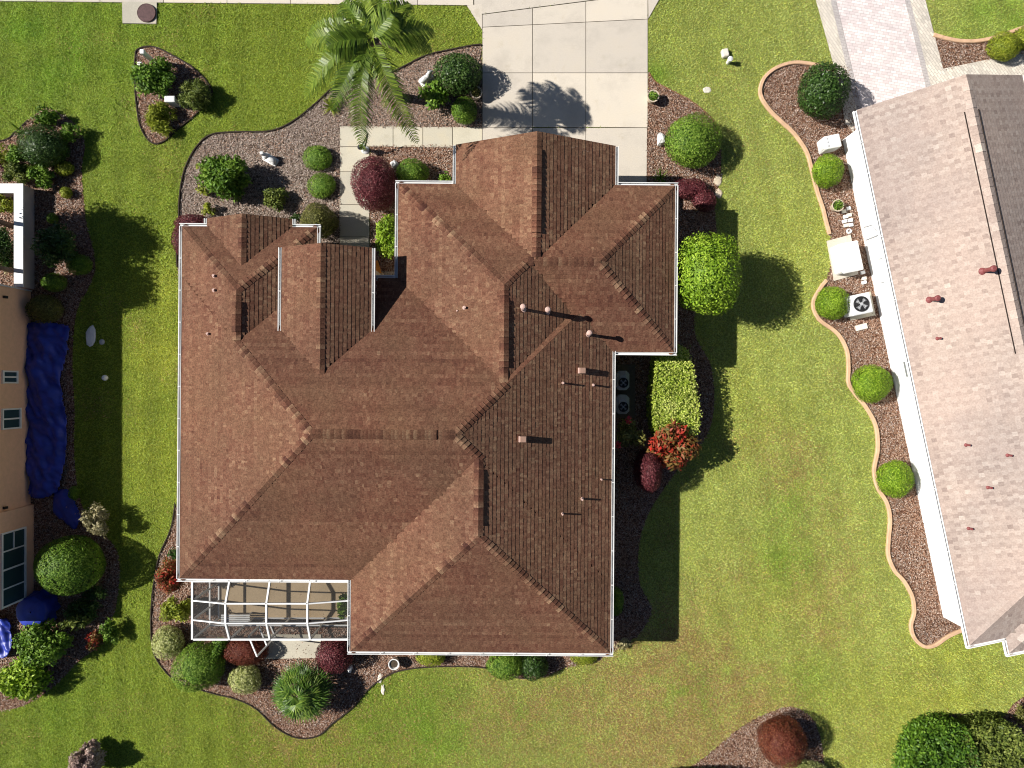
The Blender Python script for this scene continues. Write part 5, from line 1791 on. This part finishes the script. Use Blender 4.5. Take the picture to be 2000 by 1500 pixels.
pedestal(277, 100, (.17, .17), 1.0, 'white capped post at the top of the teardrop bed', M['white'], 'white_post', 'post')
pedestal(272, 124, (.17, .15), .55, 'shorter white capped post left of the leafy teardrop shrub', M['white'], 'white_post', 'post')
pedestal(331, 193, (.40, .24), .6, 'pale rectangular box amid the teardrop bed shrubs', M['white_dull'])
t = empty('water_fixture', P(1418, 110, 0)); tag(t, 'pale pipe fixture with a cap standing on the right front lawn', 'fixture'); bo = Vector(t.location)
m = MB(); m.box(gl(1416, 104, .1) , (.26, .3, .2), .2, bev=.03); m.build('body', M['stone'], t)
m = MB(); m.lathe(gl(1421, 123, 0), [(.07, 0), (.07, .3), (.1, .32), (.1, .38), (.03, .42)], 12); m.build('cap', M['white'], t)
m = MB(); m.lathe((0, 0, 0), [(.36, 0), (.36, .055), (.345, .062), (.335, .054), (.03, .054)], 32)
o = m.build('manhole_cover', M['rust']); o.location = P(287, 26, .05); tag(o, 'round rusty manhole cover set in the square pad at the top left', 'manhole')
m = MB()
m.box((0, 0, .25), (.44, .5, .06), .3); m.box((-.12, .18, .11), (.06, .06, .22)); m.box((.12, -.18, .11), (.06, .06, .22)); m.box((.0, .0, .12), (.3, .4, .18), .3)
o = m.build('bench', M['orange']); o.location = P(733, 526, .2); tag(o, 'orange wooden bench beside the front door under the entry roof', 'bench')

# air conditioners
def ac_unit(px, py, w, d, h, rz, mat, label, round_=True, group=None):
    x, y, _ = P(px, py, h)
    t = empty('air_conditioner', (x, y, 0.08), rz); tag(t, label, 'air conditioner', group)
    m = MB(); m.box((0, 0, h / 2 - .02), (w, d, h - .04), bev=.12 if round_ else .03); m.build('body', mat, t)
    r = min(w, d) * .38
    oy = -d * .5 + r + .09 if round_ else 0
    m = MB(); m.lathe((0, oy, h - .035), [(r, 0), (r, .03), (r * .93, .03), (r * .9, .012), (.02, .012)], 28); m.build('fan_well', M['black'], t)
    f = MB()
    for k in range(4):
        a = k * math.pi / 2 + .5
        pts = [(math.cos(a + q) * r * s, oy + math.sin(a + q) * r * s, h - .012 + .012 * (q > 0.3)) for s, q in ((.18, 0), (.8, -.1), (.8, .62), (.18, .9))]
        f.poly(pts)
    f.lathe((0, oy, h - .02), [(r * .2, 0), (r * .2, .03), (.01, .035)], 12)
    f.build('fan', M['grey_metal'], t)
    g = MB()
    for q in (.45, .7, .93):
        g.tube([(math.cos(a) * r * q, oy + math.sin(a) * r * q, h + .005) for a in np.linspace(0, 2 * math.pi, 25)], .005, 4)
    for k in range(6):
        a = k * math.pi / 6; g.bar((-math.cos(a) * r, oy - math.sin(a) * r, h + .005), (math.cos(a) * r, oy + math.sin(a) * r, h + .005), .007)
    g.build('fan_guard', M['black'], t)
    return t


G_AC = 'air conditioners'
for yy_, lab in ((743, 'upper grey air conditioner in the shade right of the brown roof'), (790, 'lower grey air conditioner in the shade right of the brown roof')):
    ac_unit(1217, yy_, .50, .74, .8, 0, M['grey_metal'], lab, True, G_AC)
m = MB(); m.prism(W2([(1192, 712), (1240, 712), (1240, 816), (1192, 816)]), 0, .08); tag(m.build('equipment_pad', M['joint']), 'concrete pad carrying the two shaded air conditioners', 'pad')
ac_unit(1681, 594, .82, .78, .72, ang, M['light_grey'], 'square grey air conditioner with a fan by the white wall', False, G_AC)
m = MB(); q = P2(1686, 598); m.box((q[0] * .99, q[1], .04), (1.0, .95, .08), ang, bev=.01); tag(m.build('equipment_pad', M['concrete_walk']), 'concrete pad under the square air conditioner by the white wall', 'pad')
# generator on its paved pad
m = MB(); m.prism(W2([(1614, 471), (1660, 459), (1675, 536), (1628, 549)])[::-1], 0, .07)
tag(m.build('equipment_pad', M['concrete']), 'greyish slab carrying the white generator by the white wall', 'pad')
t = empty('generator', P(1650, 505, .07), ang); tag(t, 'white generator housing on a slab beside the white wall', 'generator')
t.location = P(1645, 507, .07)
m = MB(); m.box((0, 0, .33), (.78, 1.10, .66), bev=.05); m.build('housing', M['white'], t)
m = MB(); m.box((-.02, -.02, .70), (.80, 1.14, .08), bev=.035); m.build('lid', M['white'], t)
m = MB()
for k in range(6): m.box((0, -.556, .14 + k * .07), (.5, .012, .03))
m.build('louvre', M['light_grey'], t)
t = empty('utility_cabinet', P(1612, 287, 0), ang); tag(t, 'white utility cabinet by the upper end of the white wall', 'cabinet')
m = MB(); m.box((0, 0, .33), (.62, .5, .66), bev=.03); m.build('body', M['white'], t)
m = MB(); m.box((-.315, 0, .34), (.03, .4, .5), bev=.01); m.build('door', M['white_dull'], t)
for k in range(3):
    m = MB(); m.lathe((-.2, -.14 + .14 * k, .655), [(.035, 0), (.035, .03), (.01, .035)], 10); m.build('knob', M['grey_metal'], t)
GS = 'white edging blocks against the white wall'
for i, (px, py, a) in enumerate(((1646, 414, .35), (1655, 408, .35), (1650, 424, .3), (1657, 421, .3), (1648, 433, .25), (1659, 431, .25), (1651, 441, .25), (1660, 440, .25), (1683, 533, .1), (1686, 544, .1), (1686, 552, .1))):
    m = MB(); m.box((0, 0, .06), (.17, .13, .12), 0, bev=.012)
    o = m.build('edging_block', M['white'] if i % 3 else M['stone']); o.location = P(px, py, .0); o.rotation_euler = (0, 0, ang + random.uniform(-.1, .1))
    tag(o, 'white block lying in the mulch rows against the white wall', 'block', GS)
m = MB(); m.box((0, 0, .05), (.46, .22, .1), 0, bev=.02); m.box((.15, 0, .115), (.1, .2, .03))
o = m.build('splash_block', M['stone']); o.location = P(1681, 639, 0); o.rotation_euler = (0, 0, .25); tag(o, 'cream splash block on the mulch below the square air conditioner', 'block')
m = MB(); m.lathe((0, 0, 0), [(.1, 0), (.11, .05), (.08, .09), (.085, .1), (.06, .1), (.05, .03), (.01, .03)], 18)
o = m.build('hose_reel', M['light_grey']); o.location = P(1657, 452, 0); tag(o, 'small round grey hose pot between the white blocks and the generator', 'hose')

# blue tarps
def tarp(px_poly, label, hfun, step=.09, crumple=.03, thick=None):
    poly = W2(spline(px_poly, 5, True))
    xs = [p[0] for p in poly]; ys = [p[1] for p in poly]
    X = np.arange(min(xs), max(xs) + step, step); Y = np.arange(min(ys), max(ys) + step, step)
    gx_, gy_ = np.meshgrid(X, Y)
    ins = inside(poly, gx_.ravel(), gy_.ravel()).reshape(gx_.shape)
    z = hfun(gx_, gy_) + 1.6 * crumple * np.abs(vnoise(gx_ * 1.0 + gy_ * .55, gy_ * .35 - gx_ * .3, .3) - .5) * 2 + crumple * (vnoise(gx_ + gy_ * .3, gy_ * .4, .16) + .6 * vnoise(gx_ * .5, gy_ + gx_ * .4, .1) - .8) * 2
    z = np.maximum(z, .025)
    idx = -np.ones(gx_.shape, int); vs = []; fs = []
    cx, cy = np.mean(xs), np.mean(ys)
    def vid(i, j):
        if idx[i, j] < 0:
            idx[i, j] = len(vs); vs.append((gx_[i, j] - cx, gy_[i, j] - cy, z[i, j]))
        return int(idx[i, j])
    for i in range(gx_.shape[0] - 1):
        for j in range(gx_.shape[1] - 1):
            if ins[i, j] and ins[i + 1, j] and ins[i, j + 1] and ins[i + 1, j + 1]:
                fs.append((vid(i, j), vid(i, j + 1), vid(i + 1, j + 1), vid(i + 1, j)))
    me = bpy.data.meshes.new('blue_tarp'); me.from_pydata(vs, [], fs); me.polygons.foreach_set('use_smooth', [True] * len(fs)); me.update()
    o = link('blue_tarp', me, M['tarp']); o.location = (cx, cy, 0.0)
    sm = o.modifiers.new('thickness', 'SOLIDIFY'); sm.thickness = .012; sm.offset = -1
    return tag(o, label, 'tarp')


def hump(px, py, r, h):
    x0_, y0_ = P2(px, py); return lambda x, y: h * np.exp(-((x - x0_) ** 2 + (y - y0_) ** 2) / (2 * (r * S) ** 2))
hs = [hump(92, 660, 22, .28), hump(80, 725, 24, .35), hump(95, 800, 30, .25), hump(85, 870, 28, .22), hump(90, 940, 26, .3)]
tarp([(58, 634), (84, 626), (120, 632), (139, 640), (137, 680), (126, 726), (126, 765), (134, 795), (135, 850), (132, 900), (126, 938), (118, 960), (92, 972), (66, 966), (60, 900), (56, 800), (62, 740), (54, 690)],
     'long blue tarp spread in the shade beside the peach house', lambda x, y: sum(h(x, y) for h in hs) + .05, .05, .075)
tarp([(110, 960), (136, 955), (152, 985), (160, 1010), (150, 1035), (128, 1020), (105, 1000)], 'loose blue tarp end in deep shade next to the cream leaved shrub', lambda x, y: x * 0 + .08, .05, .03)
tarp([(-30, 1196), (8, 1200), (26, 1206), (30, 1230), (35, 1250), (26, 1276), (0, 1282), (-30, 1280)], 'crumpled sunlit blue tarp at the left edge', lambda x, y: x * 0 + .22, .04, .07)
t = empty('covered_table', P(84, 1184, 0)); tag(t, 'round table under a blue cover by the corner of the peach house', 'table')
m = MB()
vs = []; fs = []; n = 40
for i, (r, z, w) in enumerate(((.03, .74, 0), (.28, .735, 0), (.54, .73, .0), (.58, .70, .01), (.6, .45, .03), (.63, .18, .05), (.66, .04, .07))):
    for k in range(n):
        a = 2 * math.pi * k / n; q = r + w * math.sin(a * 9 + i * .3) + w * .5 * math.sin(a * 5)
        vs.append((q * math.cos(a), q * math.sin(a), z))
for i in range(6):
    for k in range(n): fs.append((i * n + k, i * n + (k + 1) % n, (i + 1) * n + (k + 1) % n, (i + 1) * n + k))
fs.append(tuple(range(n)))
m.raw(vs, fs); m.build('cover', M['tarp'], t, True)
m = MB(); m.lathe((0, 0, 0), [(.25, 0), (.05, .04), (.05, .68), (.5, .69), (.5, .715), (.01, .715)], 20); m.build('table', M['white_dull'], t)

# furniture in the pool cage
def lounger(px, py, rz, label):
    t = empty('patio_bench', P(px, py, .09), rz); tag(t, label, 'bench')
    m = MB()
    for k in range(5): m.box((0, -.16 + k * .08, .42), (1.1, .06, .03))
    m.build('seat', M['white_dull'], t)
    for sx in (-.48, .48):
        for sy in (-.14, .14):
            m = MB(); m.box((sx, sy, .2), (.05, .05, .405)); m.build('leg', M['white_dull'], t)
lounger(468, 1203, 0, 'white slatted bench at the outer side of the pool cage')

# ------------------------------------------------------------------ mulch chips and grass
VB = []; VG = []
def chips(poly, dens, greyf):
    x, y = scatter(poly, dens)
    k = (np.abs(x) < 21.5) & (np.abs(y) < 16)
    x, y = x[k], y[k]
    n = len(x)
    p = np.stack([x, y, rng.uniform(.018, .05, n)], 1)
    nr = unit(rng.normal(size=(n, 3)) * .28 + np.array([0, 0, 1]))
    q = leaf_quads(p, nr, .08, .033, (-.2, .25))
    q[:, 2] = np.maximum(q[:, 2], .016)
    g = rng.random(n) < greyf(x, y)
    q = q.reshape(n, 4, 3)
    VB.append(q[~g]); VG.append(q[g])


for poly, kind, z in bed_polys:
    if kind == 'grey':
        chips(poly, 560, lambda x, y: np.clip(.95 - (x + 6.5) * .35, .2, .85) * (.5 + vnoise(x, y, .8)))
    else:
        chips(poly, 560, lambda x, y: .18 + .35 * vnoise(x, y, 1.0))
for nm, VV, mt in (('wood_chips', VB, 'chip_brown'), ('pale_chips', VG, 'chip_grey')):
    V = np.concatenate(VV); n = len(V); V = V.reshape(-1, 3)
    o = link(nm, np_mesh(nm, V, 4, np.clip(rng.normal(.45, .24, n), 0, 1)), M[mt])
    tag(o, 'brown wood chips strewn over the mulch beds' if nm == 'wood_chips' else 'greyish pale chips strewn over the mulch beds', 'mulch', kind='stuff')

frame = [(-21.4, -16.4), (21.4, -16.4), (21.4, 16.4), (-21.4, 16.4)]
gx_, gy_ = scatter(frame, 620)
bad = np.zeros(len(gx_), bool)
for poly, kind, z in bed_polys: bad |= inside(poly, gx_, gy_)
for poly in hard: bad |= inside(poly, gx_, gy_)
cr, sr = math.cos(R(-.45)), math.sin(R(-.45))
bad |= inside([(x * cr - y * sr, x * sr + y * cr) for x, y in inset(OUT, .45)], gx_, gy_)
bad |= inside(W2([(1690, 200), (1850, 1190), (1900, 1215), (2100, 1240), (2100, 100), (1700, 160)]), gx_, gy_)
bad |= (gx_ < -18.6) & (gy_ > -8.4) & (gy_ < 7.4)
bad |= inside(W2([(1614, 471), (1660, 459), (1675, 536), (1628, 549)]), gx_, gy_)
gx_, gy_ = gx_[~bad], gy_[~bad]
n = len(gx_)
hue = lawn_rgb(gx_, gy_, True) * rng.uniform(.70, 1.28, (n, 1)) * np.stack([rng.uniform(.88, 1.15, n), np.ones(n), rng.uniform(.7, 1.3, n)], 1)
a = rng.uniform(0, 2 * math.pi, n); e = rng.uniform(.12, .95, n); L = rng.uniform(.06, .125, n); w = rng.uniform(.012, .022, n)
d = np.stack([np.cos(a) * np.cos(e), np.sin(a) * np.cos(e), np.sin(e)], 1); s = np.stack([-np.sin(a), np.cos(a), np.zeros(n)], 1)
b = np.stack([gx_, gy_, np.full(n, .004)], 1)
V = np.stack([b - s * w[:, None], b + s * w[:, None], b + d * L[:, None] - np.array([0, 0, .012])], 1).reshape(-1, 3)
V[:, 2] = np.maximum(V[:, 2], .003)
o = link('grass', np_mesh('grass', V, 3, None, np.clip(hue, 0, 1)), M['blade'])
tag(o, 'mown green grass with brownish worn patches', 'grass', kind='stuff')
